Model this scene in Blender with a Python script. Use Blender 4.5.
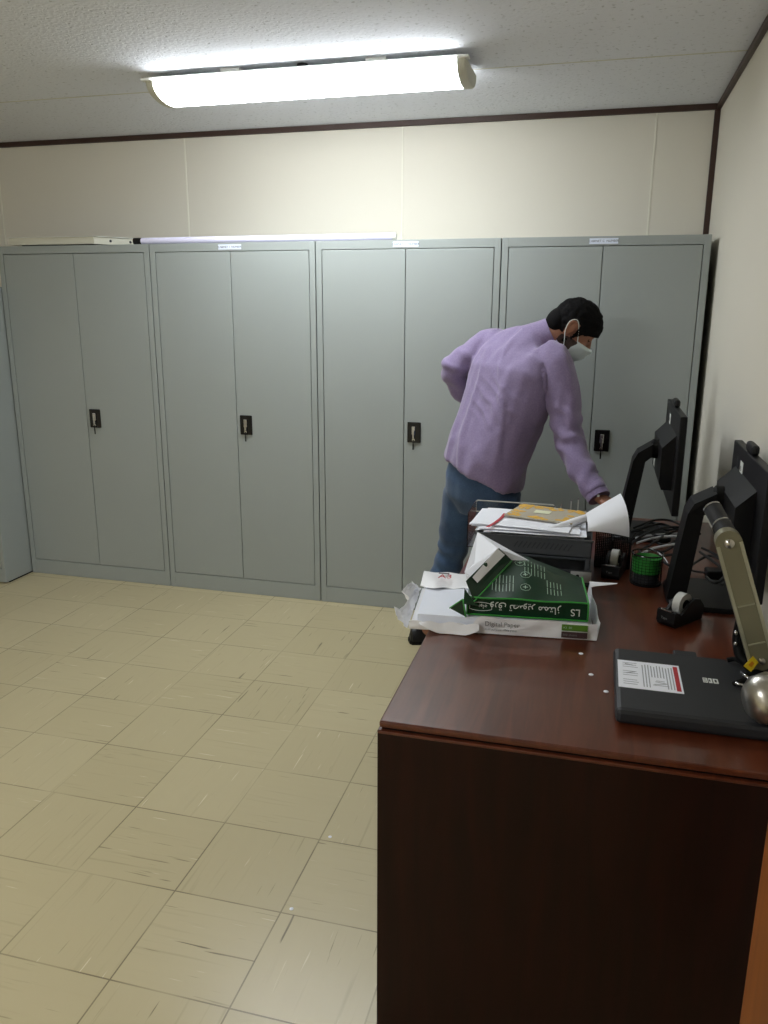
import bpy, bmesh, math, random
from mathutils import Vector, Matrix, noise
random.seed(7)
SC = bpy.context.scene
for o in list(bpy.data.objects):
    bpy.data.objects.remove(o)
COL = SC.collection
V = Vector

# ------------------------------------------------------------------ camera
CX, CY, CZ = -0.4341, -3.849, 1.5408
YAW, PITCH, ROLL, FPX = 0.2580, 0.2506, 0.0042, 800.3
_d = V((-math.sin(YAW)*math.cos(PITCH), math.cos(YAW)*math.cos(PITCH), -math.sin(PITCH)))
_r = V((math.cos(YAW), math.sin(YAW), 0)); _u = _r.cross(_d)
_r2 = _r*math.cos(ROLL)+_u*math.sin(ROLL); _u2 = -_r*math.sin(ROLL)+_u*math.cos(ROLL)
cam = bpy.data.cameras.new('camera'); camo = bpy.data.objects.new('camera', cam); COL.objects.link(camo)
M = Matrix((( _r2.x, _u2.x, -_d.x, CX), (_r2.y, _u2.y, -_d.y, CY), (_r2.z, _u2.z, -_d.z, CZ), (0, 0, 0, 1)))
camo.matrix_world = M
cam.sensor_fit = 'AUTO'; cam.sensor_width = 36; cam.lens = FPX/1024*36; cam.clip_start = 0.02
SC.camera = camo
# ------------------------------------------------------------------ world, exposure
w = bpy.data.worlds.new('world'); SC.world = w; w.use_nodes = True
w.node_tree.nodes['Background'].inputs[0].default_value = (0.8, 0.85, 0.9, 1)
w.node_tree.nodes['Background'].inputs[1].default_value = 0.05
SC.view_settings.view_transform = 'Standard'; SC.view_settings.look = 'None'
SC.view_settings.exposure = 0.2; SC.view_settings.gamma = 1.0; SC.view_settings.use_curve_mapping = False
LAMP_STRENGTH = 23.0
FILL_STRENGTH = 44.0  # for the added lamp behind the camera

def P(px, py, y):
    """point of the room on the view ray of a photo position at depth plane y"""
    v = _d+_r2*((px-384)/FPX)-_u2*((py-512)/FPX)
    t = (y-CY)/v.y
    return V((CX, CY, CZ))+v*t
def PZ(px, py, z):
    v = _d+_r2*((px-384)/FPX)-_u2*((py-512)/FPX)
    t = (z-CZ)/v.z
    return V((CX, CY, CZ))+v*t
def PX(px, py, x):
    v = _d+_r2*((px-384)/FPX)-_u2*((py-512)/FPX)
    t = (x-CX)/v.x
    return V((CX, CY, CZ))+v*t

# ------------------------------------------------------------------ materials
MATS = {}
def srgb(r, g, b):
    f = lambda c: (c/12.92 if c <= .04045 else ((c+.055)/1.055)**2.4)
    return (f(r/255), f(g/255), f(b/255), 1)
def mat(name, col, rough=.5, metal=0., bump=0., bscale=200., var=0., vscale=6., spec=.5, emit=None, trans=0., ior=1.45, coat=0., sheen=0., stretch=None):
    m = bpy.data.materials.new(name); m.use_nodes = True; MATS[name] = m
    nt = m.node_tree; b = nt.nodes['Principled BSDF']
    b.inputs['Base Color'].default_value = col; b.inputs['Roughness'].default_value = rough
    b.inputs['Metallic'].default_value = metal; b.inputs['Specular IOR Level'].default_value = spec
    b.inputs['Transmission Weight'].default_value = trans; b.inputs['IOR'].default_value = ior
    b.inputs['Coat Weight'].default_value = coat; b.inputs['Sheen Weight'].default_value = sheen
    tc = nt.nodes.new('ShaderNodeTexCoord'); src = tc.outputs['Object']
    if stretch:
        mp = nt.nodes.new('ShaderNodeMapping'); mp.inputs['Scale'].default_value = stretch
        nt.links.new(src, mp.inputs['Vector']); src = mp.outputs['Vector']
    if var > 0:
        n = nt.nodes.new('ShaderNodeTexNoise'); n.inputs['Scale'].default_value = vscale; n.inputs['Detail'].default_value = 4
        mx = nt.nodes.new('ShaderNodeMix'); mx.data_type = 'RGBA'
        mx.inputs['A'].default_value = tuple(c*(1-var) for c in col[:3])+(1,)
        mx.inputs['B'].default_value = tuple(min(1, c*(1+var)) for c in col[:3])+(1,)
        nt.links.new(src, n.inputs['Vector']); nt.links.new(n.outputs['Fac'], mx.inputs['Factor'])
        nt.links.new(mx.outputs['Result'], b.inputs['Base Color'])
    if bump > 0:
        n2 = nt.nodes.new('ShaderNodeTexNoise'); n2.inputs['Scale'].default_value = bscale; n2.inputs['Detail'].default_value = 3
        bp = nt.nodes.new('ShaderNodeBump'); bp.inputs['Strength'].default_value = bump; bp.inputs['Distance'].default_value = .002
        nt.links.new(src, n2.inputs['Vector']); nt.links.new(n2.outputs['Fac'], bp.inputs['Height'])
        nt.links.new(bp.outputs['Normal'], b.inputs['Normal'])
    if emit:
        b.inputs['Emission Color'].default_value = emit[0]; b.inputs['Emission Strength'].default_value = emit[1]
    return m

mat('steel_grey', srgb(152, 158, 155), .42, 0, .04, 400, .03, 3)
mat('shadow_gap_dark', srgb(50, 54, 56), .7)  # colour stands in for shade under the light housing
mat('wall_beige', srgb(219, 214, 200), .75, 0, .06, 250, .02, 2)
mat('wall_seam', srgb(232, 229, 214), .6)
mat('trim_brown', srgb(60, 40, 32), .45, var=.15, vscale=20, stretch=(1, 1, 8))
mat('lamp_white', srgb(222, 222, 214), .4)
mat('lamp_end', srgb(205, 203, 186), .5)
mat('lamp_lens', srgb(240, 242, 245), .4, emit=((.91, .96, 1, 1), LAMP_STRENGTH))
mat('lamp_lens_fill', srgb(240, 242, 245), .4, emit=((.96, .98, 1, 1), FILL_STRENGTH))
mat('tube_glass', srgb(225, 222, 245), .2, spec=.6)
mat('black_plastic', srgb(13, 13, 15), .45, 0, .03, 500, spec=.35)
mat('black_matte', srgb(8, 8, 9), .55, spec=.25)
mat('black_gloss', srgb(14, 14, 16), .18)
mat('charcoal', srgb(40, 41, 44), .5, 0, .05, 500)
mat('tray_grey', srgb(62, 64, 66), .5)
mat('chrome', srgb(200, 200, 200), .2, 1)
mat('steel_brushed', srgb(190, 186, 176), .28, .95, .05, 60, .08, 30, stretch=(2, 40, 2))
mat('khaki_metal', srgb(140, 136, 112), .38, .55, var=.05)
mat('khaki_edge', srgb(186, 184, 160), .3, .6)
mat('paper', srgb(240, 242, 249), .6, 0, .02, 150)
mat('paper_wrap', srgb(236, 236, 238), .42, 0, .25, 45)
mat('paper_stack', srgb(234, 238, 248), .65, var=.05, vscale=4, stretch=(1, 1, 260))
mat('green_wrap', srgb(8, 48, 26), .3, 0, .15, 40, .15, 12)
mat('green_edge', srgb(60, 150, 62), .35)
mat('green_bright', srgb(50, 132, 54), .3)
mat('print_white', srgb(225, 228, 222), .5)
mat('print_pale_green', srgb(165, 192, 172), .5)
mat('print_grey', srgb(120, 122, 122), .5)
mat('print_light', srgb(158, 160, 166), .5)
mat('print_dark', srgb(52, 55, 70), .5)
mat('print_red', srgb(176, 44, 52), .5)
mat('print_black', srgb(20, 20, 20), .5)
mat('print_brown', srgb(70, 50, 52), .5)
mat('label_green', srgb(88, 132, 44), .4)
mat('label_white', srgb(222, 230, 244), .45)
mat('label_yellow', srgb(205, 176, 30), .45)
mat('label_orange', srgb(190, 120, 20), .45)
mat('booklet_beige', srgb(176, 168, 150), .6, var=.08, vscale=30)
mat('sticky', srgb(220, 222, 190), .6)
mat('gold_print', srgb(214, 168, 62), .6)
mat('acrylic', (.95, .97, .97, 1), .05, trans=1., ior=1.3)
mat('tape_clear', srgb(205, 205, 200), .25)
mat('cable_black', srgb(18, 18, 20), .5)
mat('cable_white', srgb(205, 208, 212), .45)
mat('skin', srgb(150, 104, 82), .55, var=.08, vscale=40)
mat('stubble', srgb(62, 46, 40), .7, var=.2, vscale=200)
mat('hair_black', srgb(11, 10, 11), .85, 0, .5, 300, spec=.15)
mat('mask_blue', srgb(206, 218, 222), .7, 0, .1, 200)
mat('mask_strap', srgb(220, 224, 220), .6)
mat('shoe_black', srgb(18, 18, 20), .4)

def nd(nt, t, **kw):
    n = nt.nodes.new(t)
    for k, v in kw.items(): setattr(n, k, v)
    return n
def math_(nt, op, a, b=None, c=None):
    n = nd(nt, 'ShaderNodeMath', operation=op)
    for i, x in enumerate((a, b, c)):
        if x is None: continue
        if isinstance(x, (int, float)): n.inputs[i].default_value = x
        else: nt.links.new(x, n.inputs[i])
    return n.outputs[0]
def mixc(nt, f, a, b):
    n = nd(nt, 'ShaderNodeMix', data_type='RGBA')
    for k, x in (('Factor', f), ('A', a), ('B', b)):
        if isinstance(x, (int, float)): n.inputs[k].default_value = x
        elif isinstance(x, tuple): n.inputs[k].default_value = x
        else: nt.links.new(x, n.inputs[k])
    return n.outputs['Result']

def floor_material():
    m = mat('floor_tile', srgb(170, 160, 128), .34); nt = m.node_tree; b = nt.nodes['Principled BSDF']
    tc = nd(nt, 'ShaderNodeTexCoord'); sx = nd(nt, 'ShaderNodeSeparateXYZ'); nt.links.new(tc.outputs['Object'], sx.inputs[0])
    T = 0.3075
    u = math_(nt, 'DIVIDE', math_(nt, 'SUBTRACT', sx.outputs[0], -1.4526), T)
    v = math_(nt, 'DIVIDE', math_(nt, 'SUBTRACT', sx.outputs[1], -2.5087), T)
    iu = math_(nt, 'FLOOR', u); iv = math_(nt, 'FLOOR', v)
    fu = math_(nt, 'FRACT', u); fv = math_(nt, 'FRACT', v)
    par = math_(nt, 'ABSOLUTE', math_(nt, 'MODULO', math_(nt, 'ADD', iu, iv), 2))      # 0 / 1
    # per-tile random
    cb = nd(nt, 'ShaderNodeCombineXYZ'); nt.links.new(iu, cb.inputs[0]); nt.links.new(iv, cb.inputs[1])
    wn = nd(nt, 'ShaderNodeTexWhiteNoise', noise_dimensions='2D'); nt.links.new(cb.outputs[0], wn.inputs['Vector'])
    rnd = wn.outputs['Value']
    # streak coordinates: along axis a, across axis c, chosen by parity
    def sel(x, y): # par? y : x
        return math_(nt, 'ADD', math_(nt, 'MULTIPLY', x, math_(nt, 'SUBTRACT', 1, par)), math_(nt, 'MULTIPLY', y, par))
    al = sel(u, v); ac = sel(v, u)
    def streak(sa, scr, lo, hi, off):
        c = nd(nt, 'ShaderNodeCombineXYZ')
        nt.links.new(math_(nt, 'ADD', math_(nt, 'MULTIPLY', al, sa), math_(nt, 'MULTIPLY', rnd, 37.0+off)), c.inputs[0])
        nt.links.new(math_(nt, 'MULTIPLY', ac, scr), c.inputs[1]); c.inputs[2].default_value = off
        nt.links.new(math_(nt, 'ADD', math_(nt, 'MULTIPLY', rnd, 11.0), off), c.inputs[2])
        n = nd(nt, 'ShaderNodeTexNoise'); n.inputs['Scale'].default_value = 1; n.inputs['Detail'].default_value = 1.5
        nt.links.new(c.outputs[0], n.inputs['Vector'])
        r = nd(nt, 'ShaderNodeMapRange'); r.inputs['From Min'].default_value = lo; r.inputs['From Max'].default_value = hi
        nt.links.new(n.outputs['Fac'], r.inputs['Value']); return r.outputs['Result']
    dark = streak(1.7, 30, .695, .74, 3.1); dark2 = streak(1.0, 24, .62, .80, 5.3); light = streak(1.9, 34, .72, .77, 9.7)
    nm = nd(nt, 'ShaderNodeTexNoise'); nm.inputs['Scale'].default_value = 2.3; nm.inputs['Detail'].default_value = 1
    nt.links.new(tc.outputs['Object'], nm.inputs['Vector'])
    mr = nd(nt, 'ShaderNodeMapRange'); mr.inputs['From Min'].default_value = .38; mr.inputs['From Max'].default_value = .6
    nt.links.new(nm.outputs['Fac'], mr.inputs['Value']); dark = math_(nt, 'MULTIPLY', dark, mr.outputs['Result'])
    soft = streak(.9, 9, .35, .75, 21.0)
    n0 = nd(nt, 'ShaderNodeTexNoise'); n0.inputs['Scale'].default_value = 1.2; n0.inputs['Detail'].default_value = 3
    nt.links.new(tc.outputs['Object'], n0.inputs['Vector'])
    base = mixc(nt, rnd, srgb(180, 168, 132), srgb(190, 178, 142))
    base = mixc(nt, math_(nt, 'MULTIPLY', n0.outputs['Fac'], .5), base, srgb(185, 174, 140))
    base = mixc(nt, math_(nt, 'MULTIPLY', soft, .12), base, srgb(172, 160, 125))
    base = mixc(nt, math_(nt, 'MULTIPLY', dark2, .26), base, srgb(126, 112, 82))
    base = mixc(nt, math_(nt, 'MULTIPLY', dark, .78), base, srgb(78, 66, 44))
    base = mixc(nt, math_(nt, 'MULTIPLY', light, .7), base, srgb(222, 214, 186))
    # scuffs
    n1 = nd(nt, 'ShaderNodeTexNoise'); n1.inputs['Scale'].default_value = 38; n1.inputs['Detail'].default_value = 5
    nt.links.new(tc.outputs['Object'], n1.inputs['Vector'])
    sc = nd(nt, 'ShaderNodeMapRange'); sc.inputs['From Min'].default_value = .68; sc.inputs['From Max'].default_value = .76
    nt.links.new(n1.outputs['Fac'], sc.inputs['Value'])
    # joints
    eu = math_(nt, 'ABSOLUTE', math_(nt, 'SUBTRACT', fu, .5)); ev = math_(nt, 'ABSOLUTE', math_(nt, 'SUBTRACT', fv, .5))
    g = math_(nt, 'GREATER_THAN', math_(nt, 'MAXIMUM', eu, ev), .4935)
    jr = nd(nt, 'ShaderNodeMapRange'); jr.inputs['From Min'].default_value = .36; jr.inputs['From Max'].default_value = .58; jr.inputs['To Min'].default_value = .16; jr.inputs['To Max'].default_value = .72
    n3 = nd(nt, 'ShaderNodeTexNoise'); n3.inputs['Scale'].default_value = 3.2; nt.links.new(tc.outputs['Object'], n3.inputs['Vector']); nt.links.new(n3.outputs['Fac'], jr.inputs['Value'])
    gw = math_(nt, 'MULTIPLY', g, jr.outputs['Result'])
    base = mixc(nt, gw, base, srgb(84, 72, 50))
    nt.links.new(base, b.inputs['Base Color'])
    rr = math_(nt, 'ADD', .25, math_(nt, 'MULTIPLY', n0.outputs['Fac'], .10)); nt.links.new(rr, b.inputs['Roughness'])
    bp = nd(nt, 'ShaderNodeBump'); bp.inputs['Strength'].default_value = .12; bp.inputs['Distance'].default_value = .002
    nt.links.new(n0.outputs['Fac'], bp.inputs['Height']); nt.links.new(bp.outputs['Normal'], b.inputs['Normal'])
    return m
floor_material()

def ceiling_material():
    m = mat('ceiling_texture', srgb(205, 204, 198), .85); nt = m.node_tree; b = nt.nodes['Principled BSDF']
    tc = nd(nt, 'ShaderNodeTexCoord')
    vo = nd(nt, 'ShaderNodeTexVoronoi'); vo.inputs['Scale'].default_value = 70
    nt.links.new(tc.outputs['Object'], vo.inputs['Vector'])
    n = nd(nt, 'ShaderNodeTexNoise'); n.inputs['Scale'].default_value = 55; n.inputs['Detail'].default_value = 4
    nt.links.new(tc.outputs['Object'], n.inputs['Vector'])
    r = nd(nt, 'ShaderNodeMapRange'); r.inputs['From Min'].default_value = .60; r.inputs['From Max'].default_value = .70
    nt.links.new(n.outputs['Fac'], r.inputs['Value'])
    base = mixc(nt, math_(nt, 'MULTIPLY', r.outputs['Result'], .45), srgb(226, 228, 234), srgb(140, 139, 138))
    nt.links.new(base, b.inputs['Base Color'])
    h = math_(nt, 'SUBTRACT', math_(nt, 'MULTIPLY', vo.outputs['Distance'], .6), math_(nt, 'MULTIPLY', r.outputs['Result'], 1.0))
    bp = nd(nt, 'ShaderNodeBump'); bp.inputs['Strength'].default_value = .5; bp.inputs['Distance'].default_value = .004
    nt.links.new(h, bp.inputs['Height']); nt.links.new(bp.outputs['Normal'], b.inputs['Normal'])
ceiling_material()

def wood_material(name, c1, c2, rough, stretch, coat=0.):
    m = mat(name, c1, rough, coat=coat); nt = m.node_tree; b = nt.nodes['Principled BSDF']
    tc = nd(nt, 'ShaderNodeTexCoord'); mp = nd(nt, 'ShaderNodeMapping'); mp.inputs['Scale'].default_value = stretch
    nt.links.new(tc.outputs['Object'], mp.inputs['Vector'])
    n = nd(nt, 'ShaderNodeTexNoise'); n.inputs['Scale'].default_value = 3; n.inputs['Detail'].default_value = 6; n.inputs['Distortion'].default_value = .6
    nt.links.new(mp.outputs['Vector'], n.inputs['Vector'])
    r = nd(nt, 'ShaderNodeMapRange'); r.inputs['From Min'].default_value = .3; r.inputs['From Max'].default_value = .7
    nt.links.new(n.outputs['Fac'], r.inputs['Value'])
    nt.links.new(mixc(nt, r.outputs['Result'], c1, c2), b.inputs['Base Color'])
    return m
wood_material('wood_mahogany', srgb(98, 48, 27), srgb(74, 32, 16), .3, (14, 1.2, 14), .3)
wood_material('wood_mahogany_shaded', srgb(38, 13, 6), srgb(26, 8, 3), .42, (10, 10, 1.0), .0)  # same wood as the top, darkened for panels facing away from the light
MATS['wood_mahogany_shaded'].node_tree.nodes['Principled BSDF'].inputs['Specular IOR Level'].default_value = .25
wood_material('wood_orange', srgb(140, 78, 28), srgb(112, 60, 19), .4, (14, 14, 1.0))

def cloth_material(name, ca, cb_, rough, scale, fine, sheen=.3):
    m = mat(name, ca, rough, sheen=sheen); nt = m.node_tree; b = nt.nodes['Principled BSDF']
    tc = nd(nt, 'ShaderNodeTexCoord')
    n = nd(nt, 'ShaderNodeTexNoise'); n.inputs['Scale'].default_value = scale; n.inputs['Detail'].default_value = 5
    nt.links.new(tc.outputs['Object'], n.inputs['Vector'])
    n2 = nd(nt, 'ShaderNodeTexNoise'); n2.inputs['Scale'].default_value = fine; n2.inputs['Detail'].default_value = 2
    nt.links.new(tc.outputs['Object'], n2.inputs['Vector'])
    f = math_(nt, 'ADD', math_(nt, 'MULTIPLY', n.outputs['Fac'], .6), math_(nt, 'MULTIPLY', n2.outputs['Fac'], .4))
    r = nd(nt, 'ShaderNodeMapRange'); r.inputs['From Min'].default_value = .35; r.inputs['From Max'].default_value = .65
    nt.links.new(f, r.inputs['Value'])
    nt.links.new(mixc(nt, r.outputs['Result'], ca, cb_), b.inputs['Base Color'])
    bp = nd(nt, 'ShaderNodeBump'); bp.inputs['Strength'].default_value = .25; bp.inputs['Distance'].default_value = .003
    nt.links.new(n2.outputs['Fac'], bp.inputs['Height']); nt.links.new(bp.outputs['Normal'], b.inputs['Normal'])
cloth_material('shirt_lilac', srgb(123, 108, 143), srgb(139, 124, 159), .8, 160, 520)
cloth_material('denim', srgb(36, 58, 88), srgb(66, 92, 124), .85, 9, 300, .2)

# ------------------------------------------------------------------ mesh helpers
class MB:
    def __init__(s): s.bm = bmesh.new(); s.mats = []
    def _mi(s, m):
        if m is None: return 0
        if m not in s.mats: s.mats.append(m)
        return s.mats.index(m)
    def box(s, c, size, rot=None, bevel=0., seg=2, m=None):
        mi = s._mi(m); t = bmesh.new(); bmesh.ops.create_cube(t, size=1)
        for v in t.verts: v.co = V((v.co.x*size[0], v.co.y*size[1], v.co.z*size[2]))
        if bevel > 0: bmesh.ops.bevel(t, geom=t.edges[:], offset=bevel, segments=seg, affect='EDGES', profile=.5)
        X = Matrix.Translation(V(c)) @ (rot.to_4x4() if rot is not None else Matrix.Identity(4))
        return s._merge(t, X, mi)
    def _merge(s, t, X=None, mi=0):
        mp = {}
        for v in t.verts: mp[v] = s.bm.verts.new(X @ v.co if X is not None else v.co)
        for f in t.faces:
            try: nf = s.bm.faces.new([mp[v] for v in f.verts])
            except ValueError: continue
            nf.material_index = mi; nf.smooth = f.smooth
        t.free(); return s
    def box2(s, a, b, bevel=0., m=None):
        c = [(a[i]+b[i])/2 for i in range(3)]; z = [abs(b[i]-a[i]) for i in range(3)]
        return s.box(c, z, None, bevel, 2, m)
    def loft(s, rings, cap=True, m=None, closed=True):
        mi = s._mi(m); R = [[s.bm.verts.new(p) for p in r] for r in rings]; n = len(R[0])
        for a, b in zip(R[:-1], R[1:]):
            for i in range(n if closed else n-1):
                j = (i+1) % n
                f = s.bm.faces.new((a[i], a[j], b[j], b[i])); f.material_index = mi; f.smooth = True
        if cap and closed:
            for r, fl in ((R[0], True), (R[-1], False)):
                f = s.bm.faces.new(r[::-1] if fl else r); f.material_index = mi
        return s
    def tube(s, pts, rad, n=10, m=None, cap=True, spline=0):
        pts = [V(p) for p in pts]
        rads = list(rad) if isinstance(rad, (list, tuple)) else [rad]*len(pts)
        if spline:
            np_, nr = [], []
            for i in range(len(pts)-1):
                p0 = pts[max(0, i-1)]; p1 = pts[i]; p2 = pts[i+1]; p3 = pts[min(len(pts)-1, i+2)]
                for k in range(spline):
                    t = k/spline
                    np_.append(.5*((2*p1)+(p2-p0)*t+(2*p0-5*p1+4*p2-p3)*t*t+(3*p1-p0-3*p2+p3)*t**3)); nr.append(rads[i]*(1-t)+rads[i+1]*t)
            np_.append(pts[-1]); nr.append(rads[-1]); pts, rads = np_, nr
        rings = []; up = V((0, 0, 1))
        for i, p in enumerate(pts):
            d = (pts[min(i+1, len(pts)-1)]-pts[max(i-1, 0)]).normalized()
            if i == 0:
                up = V((0, 0, 1)) if abs(d.z) < .9 else V((1, 0, 0))
            a = up-d*up.dot(d)
            a.normalize(); up = a; b = d.cross(a)
            rings.append([p+(a*math.cos(2*math.pi*k/n)+b*math.sin(2*math.pi*k/n))*rads[i] for k in range(n)])
        return s.loft(rings, cap, m)
    def lathe(s, prof, c, axis=(0, 0, 1), n=24, m=None, cap=False):
        ax = V(axis).normalized(); a = V((1, 0, 0)) if abs(ax.x) < .9 else V((0, 1, 0)); a = (a-ax*a.dot(ax)).normalized(); b = ax.cross(a)
        rings = [[V(c)+ax*h+(a*math.cos(2*math.pi*k/n)+b*math.sin(2*math.pi*k/n))*r for k in range(n)] for r, h in prof]
        return s.loft(rings, cap, m)
    def ell(s, c, rad, rot=None, sub=3, m=None):
        mi = s._mi(m); t = bmesh.new(); bmesh.ops.create_icosphere(t, subdivisions=sub, radius=1)
        for f in t.faces: f.smooth = True
        Rm = rot.to_4x4() if rot is not None else Matrix.Identity(4)
        for v in t.verts: v.co = V((v.co.x*rad[0], v.co.y*rad[1], v.co.z*rad[2]))
        return s._merge(t, Matrix.Translation(V(c)) @ Rm, mi)
    def prism(s, poly, off, m=None):
        mi = s._mi(m); off = V(off); a = [s.bm.verts.new(V(p)) for p in poly]; b = [s.bm.verts.new(V(p)+off) for p in poly]; n = len(a)
        fs = [s.bm.faces.new(a), s.bm.faces.new(b[::-1])]
        for i in range(n): fs.append(s.bm.faces.new((a[i], b[i], b[(i+1) % n], a[(i+1) % n])))
        for f in fs: f.material_index = mi
        bmesh.ops.recalc_face_normals(s.bm, faces=fs); return s
    def grid(s, rows, m=None, smooth=True):
        mi = s._mi(m); R = [[s.bm.verts.new(V(p)) for p in r] for r in rows]
        for a, b in zip(R[:-1], R[1:]):
            for i in range(len(a)-1):
                f = s.bm.faces.new((a[i], a[i+1], b[i+1], b[i])); f.material_index = mi; f.smooth = smooth
        return s
    def solidify(s, th):
        s.bm.normal_update(); bmesh.ops.solidify(s.bm, geom=s.bm.faces[:], thickness=th); return s
    def mesh(s, name):
        me = bpy.data.meshes.new(name); bmesh.ops.recalc_face_normals(s.bm, faces=s.bm.faces[:]); s.bm.to_mesh(me); s.bm.free()
        for m in s.mats: me.materials.append(MATS[m])
        if any(p.use_smooth for p in me.polygons):
            fl = [p.use_smooth for p in me.polygons]; me.set_sharp_from_angle(angle=math.radians(42)); me.polygons.foreach_set('use_smooth', fl)
        return me
    def build(s, name, m=None, parent=None, smooth=False):
        if m and m not in s.mats: s.mats.insert(0, m) if not s.mats else s.mats.append(m)
        me = s.mesh(name)
        if smooth:
            for p in me.polygons: p.use_smooth = True
        return link(name, me, parent)
def link(name, me, parent=None):
    o = bpy.data.objects.new(name, me); COL.objects.link(o)
    if parent is not None:
        o.parent = parent
        o.matrix_parent_inverse = world_of(parent).inverted()
    return o
def world_of(o):
    mw = o.matrix_basis.copy()
    if o.parent is not None: mw = world_of(o.parent) @ o.matrix_parent_inverse @ mw
    return mw
def tag(o, label, cat, group=None, kind=None):
    o['label'] = label; o['category'] = cat
    if group: o['group'] = group
    if kind: o['kind'] = kind
    return o
def thing(name, label, cat, loc=(0, 0, 0), group=None, rot=0.):
    o = bpy.data.objects.new(name, None); COL.objects.link(o); o.location = loc; o.rotation_euler = (0, 0, rot); o.empty_display_size = .05
    return tag(o, label, cat, group)
def struct(name, mb, m, label, cat):
    o = mb.build(name, m); return tag(o, label, cat, kind='structure')
def rotz(a): return Matrix.Rotation(a, 3, 'Z')
def frame(ex, ey, ez=None):
    ex = V(ex).normalized(); ey = V(ey); ey = (ey-ex*ey.dot(ex)).normalized(); ez = ex.cross(ey)
    return Matrix((ex, ey, ez)).transposed()
def text(name, s, pos, ex, ey, size, m, parent, depth=.0004, align='LEFT', raise_=.0006):
    cu = bpy.data.curves.new(name, 'FONT'); cu.body = s; cu.size = size; cu.extrude = depth; cu.align_x = align; cu.align_y = 'CENTER'
    ob = bpy.data.objects.new(name, cu); COL.objects.link(ob)
    dg = bpy.context.evaluated_depsgraph_get(); me = bpy.data.meshes.new_from_object(ob.evaluated_get(dg))
    bpy.data.objects.remove(ob); bpy.data.curves.remove(cu)
    R = frame(ex, ey); n = R.col[2]
    me.transform(Matrix.Translation(V(pos)+V(n)*raise_) @ R.to_4x4()); me.materials.clear(); me.materials.append(MATS[m])
    me.name = name
    return link(name, me, parent)
def remesh(mb, voxel, smooth_it):
    me = bpy.data.meshes.new('t'); mb.bm.to_mesh(me); mb.bm.free()
    ob = bpy.data.objects.new('t', me); COL.objects.link(ob)
    r = ob.modifiers.new('r', 'REMESH'); r.mode = 'VOXEL'; r.voxel_size = voxel; r.use_smooth_shade = True
    if smooth_it:
        sm = ob.modifiers.new('s', 'SMOOTH'); sm.iterations = smooth_it; sm.factor = .5
    dg = bpy.context.evaluated_depsgraph_get(); dg.update()
    out = bpy.data.meshes.new_from_object(ob.evaluated_get(dg))
    bpy.data.objects.remove(ob); bpy.data.meshes.remove(me)
    for p in out.polygons: p.use_smooth = True
    return out
def ring(c, a, b, n=28, e=2.0):
    out = []
    for k in range(n):
        t = 2*math.pi*k/n; ct, st = math.cos(t), math.sin(t)
        out.append(V(c)+V(a)*math.copysign(abs(ct)**(2/e), ct)+V(b)*math.copysign(abs(st)**(2/e), st))
    return out

# ================================================================== ROOM
XL, XR, YB, YF, ZC = -5.3, 0.03, 0.45, -5.6, 2.455
struct('floor', MB().box2((XL-.1, YF-.1, -.1), (XR+.1, YB+.1, 0)), 'floor_tile', 'beige marbled vinyl tile floor with dark and pale streaks', 'floor')
struct('ceiling', MB().box2((XL-.1, YF-.1, ZC), (XR+.1, YB+.1, ZC+.1)), 'ceiling_texture', 'off-white pitted texture ceiling above the lamp', 'ceiling')
struct('wall_back', MB().box2((XL-.1, YB, 0), (XR+.1, YB+.1, ZC)), 'wall_beige', 'cream panelled wall behind the row of grey cabinets', 'wall')
struct('wall_right', MB().box2((XR, YF, 0), (XR+.1, YB, ZC)), 'wall_beige', 'plain cream wall beside the desk and monitors', 'wall')
struct('wall_left', MB().box2((XL-.1, YF, 0), (XL, YB, ZC)), 'wall_beige', 'cream wall at the far left of the room', 'wall')
struct('wall_front', MB().box2((XL-.1, YF-.1, 0), (XR+.1, YF, ZC)), 'wall_beige', 'cream wall facing the grey cabinets', 'wall')
struct('trim_1', MB().box2((XL, YB-.018, ZC-.026), (XR, YB, ZC), .002), 'trim_brown', 'thin dark brown strip along the top of the back wall', 'trim')
struct('trim_2', MB().box2((XR-.018, YF, ZC-.026), (XR, YB-.018, ZC), .002), 'trim_brown', 'thin dark brown strip along the top of the right wall', 'trim')
struct('trim_3', MB().box2((XR-.026, YB-.012, 0), (XR, YB, ZC-.026), .002), 'trim_brown', 'dark brown upright strip in the corner of the walls', 'trim')
for i, sx in enumerate((-3.92, -2.705, -1.478, -.25)):
    lab = ['thin vertical panel joint at the left end of the back wall', 'thin vertical panel joint above the second cabinet',
           'thin vertical panel joint above the third cabinet', 'thin vertical panel joint above the rightmost cabinet'][i]
    struct('trim_%d' % (i+4), MB().box2((sx-.004, YB-.003, 0), (sx+.004, YB, ZC-.026)), 'wall_seam', lab, 'trim')
struct('trim_8', MB().box2((XL, -.374, ZC-.0015), (XR, -.366, ZC)), 'lamp_end', 'fine straight joint across the ceiling behind the lamp', 'trim')

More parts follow.
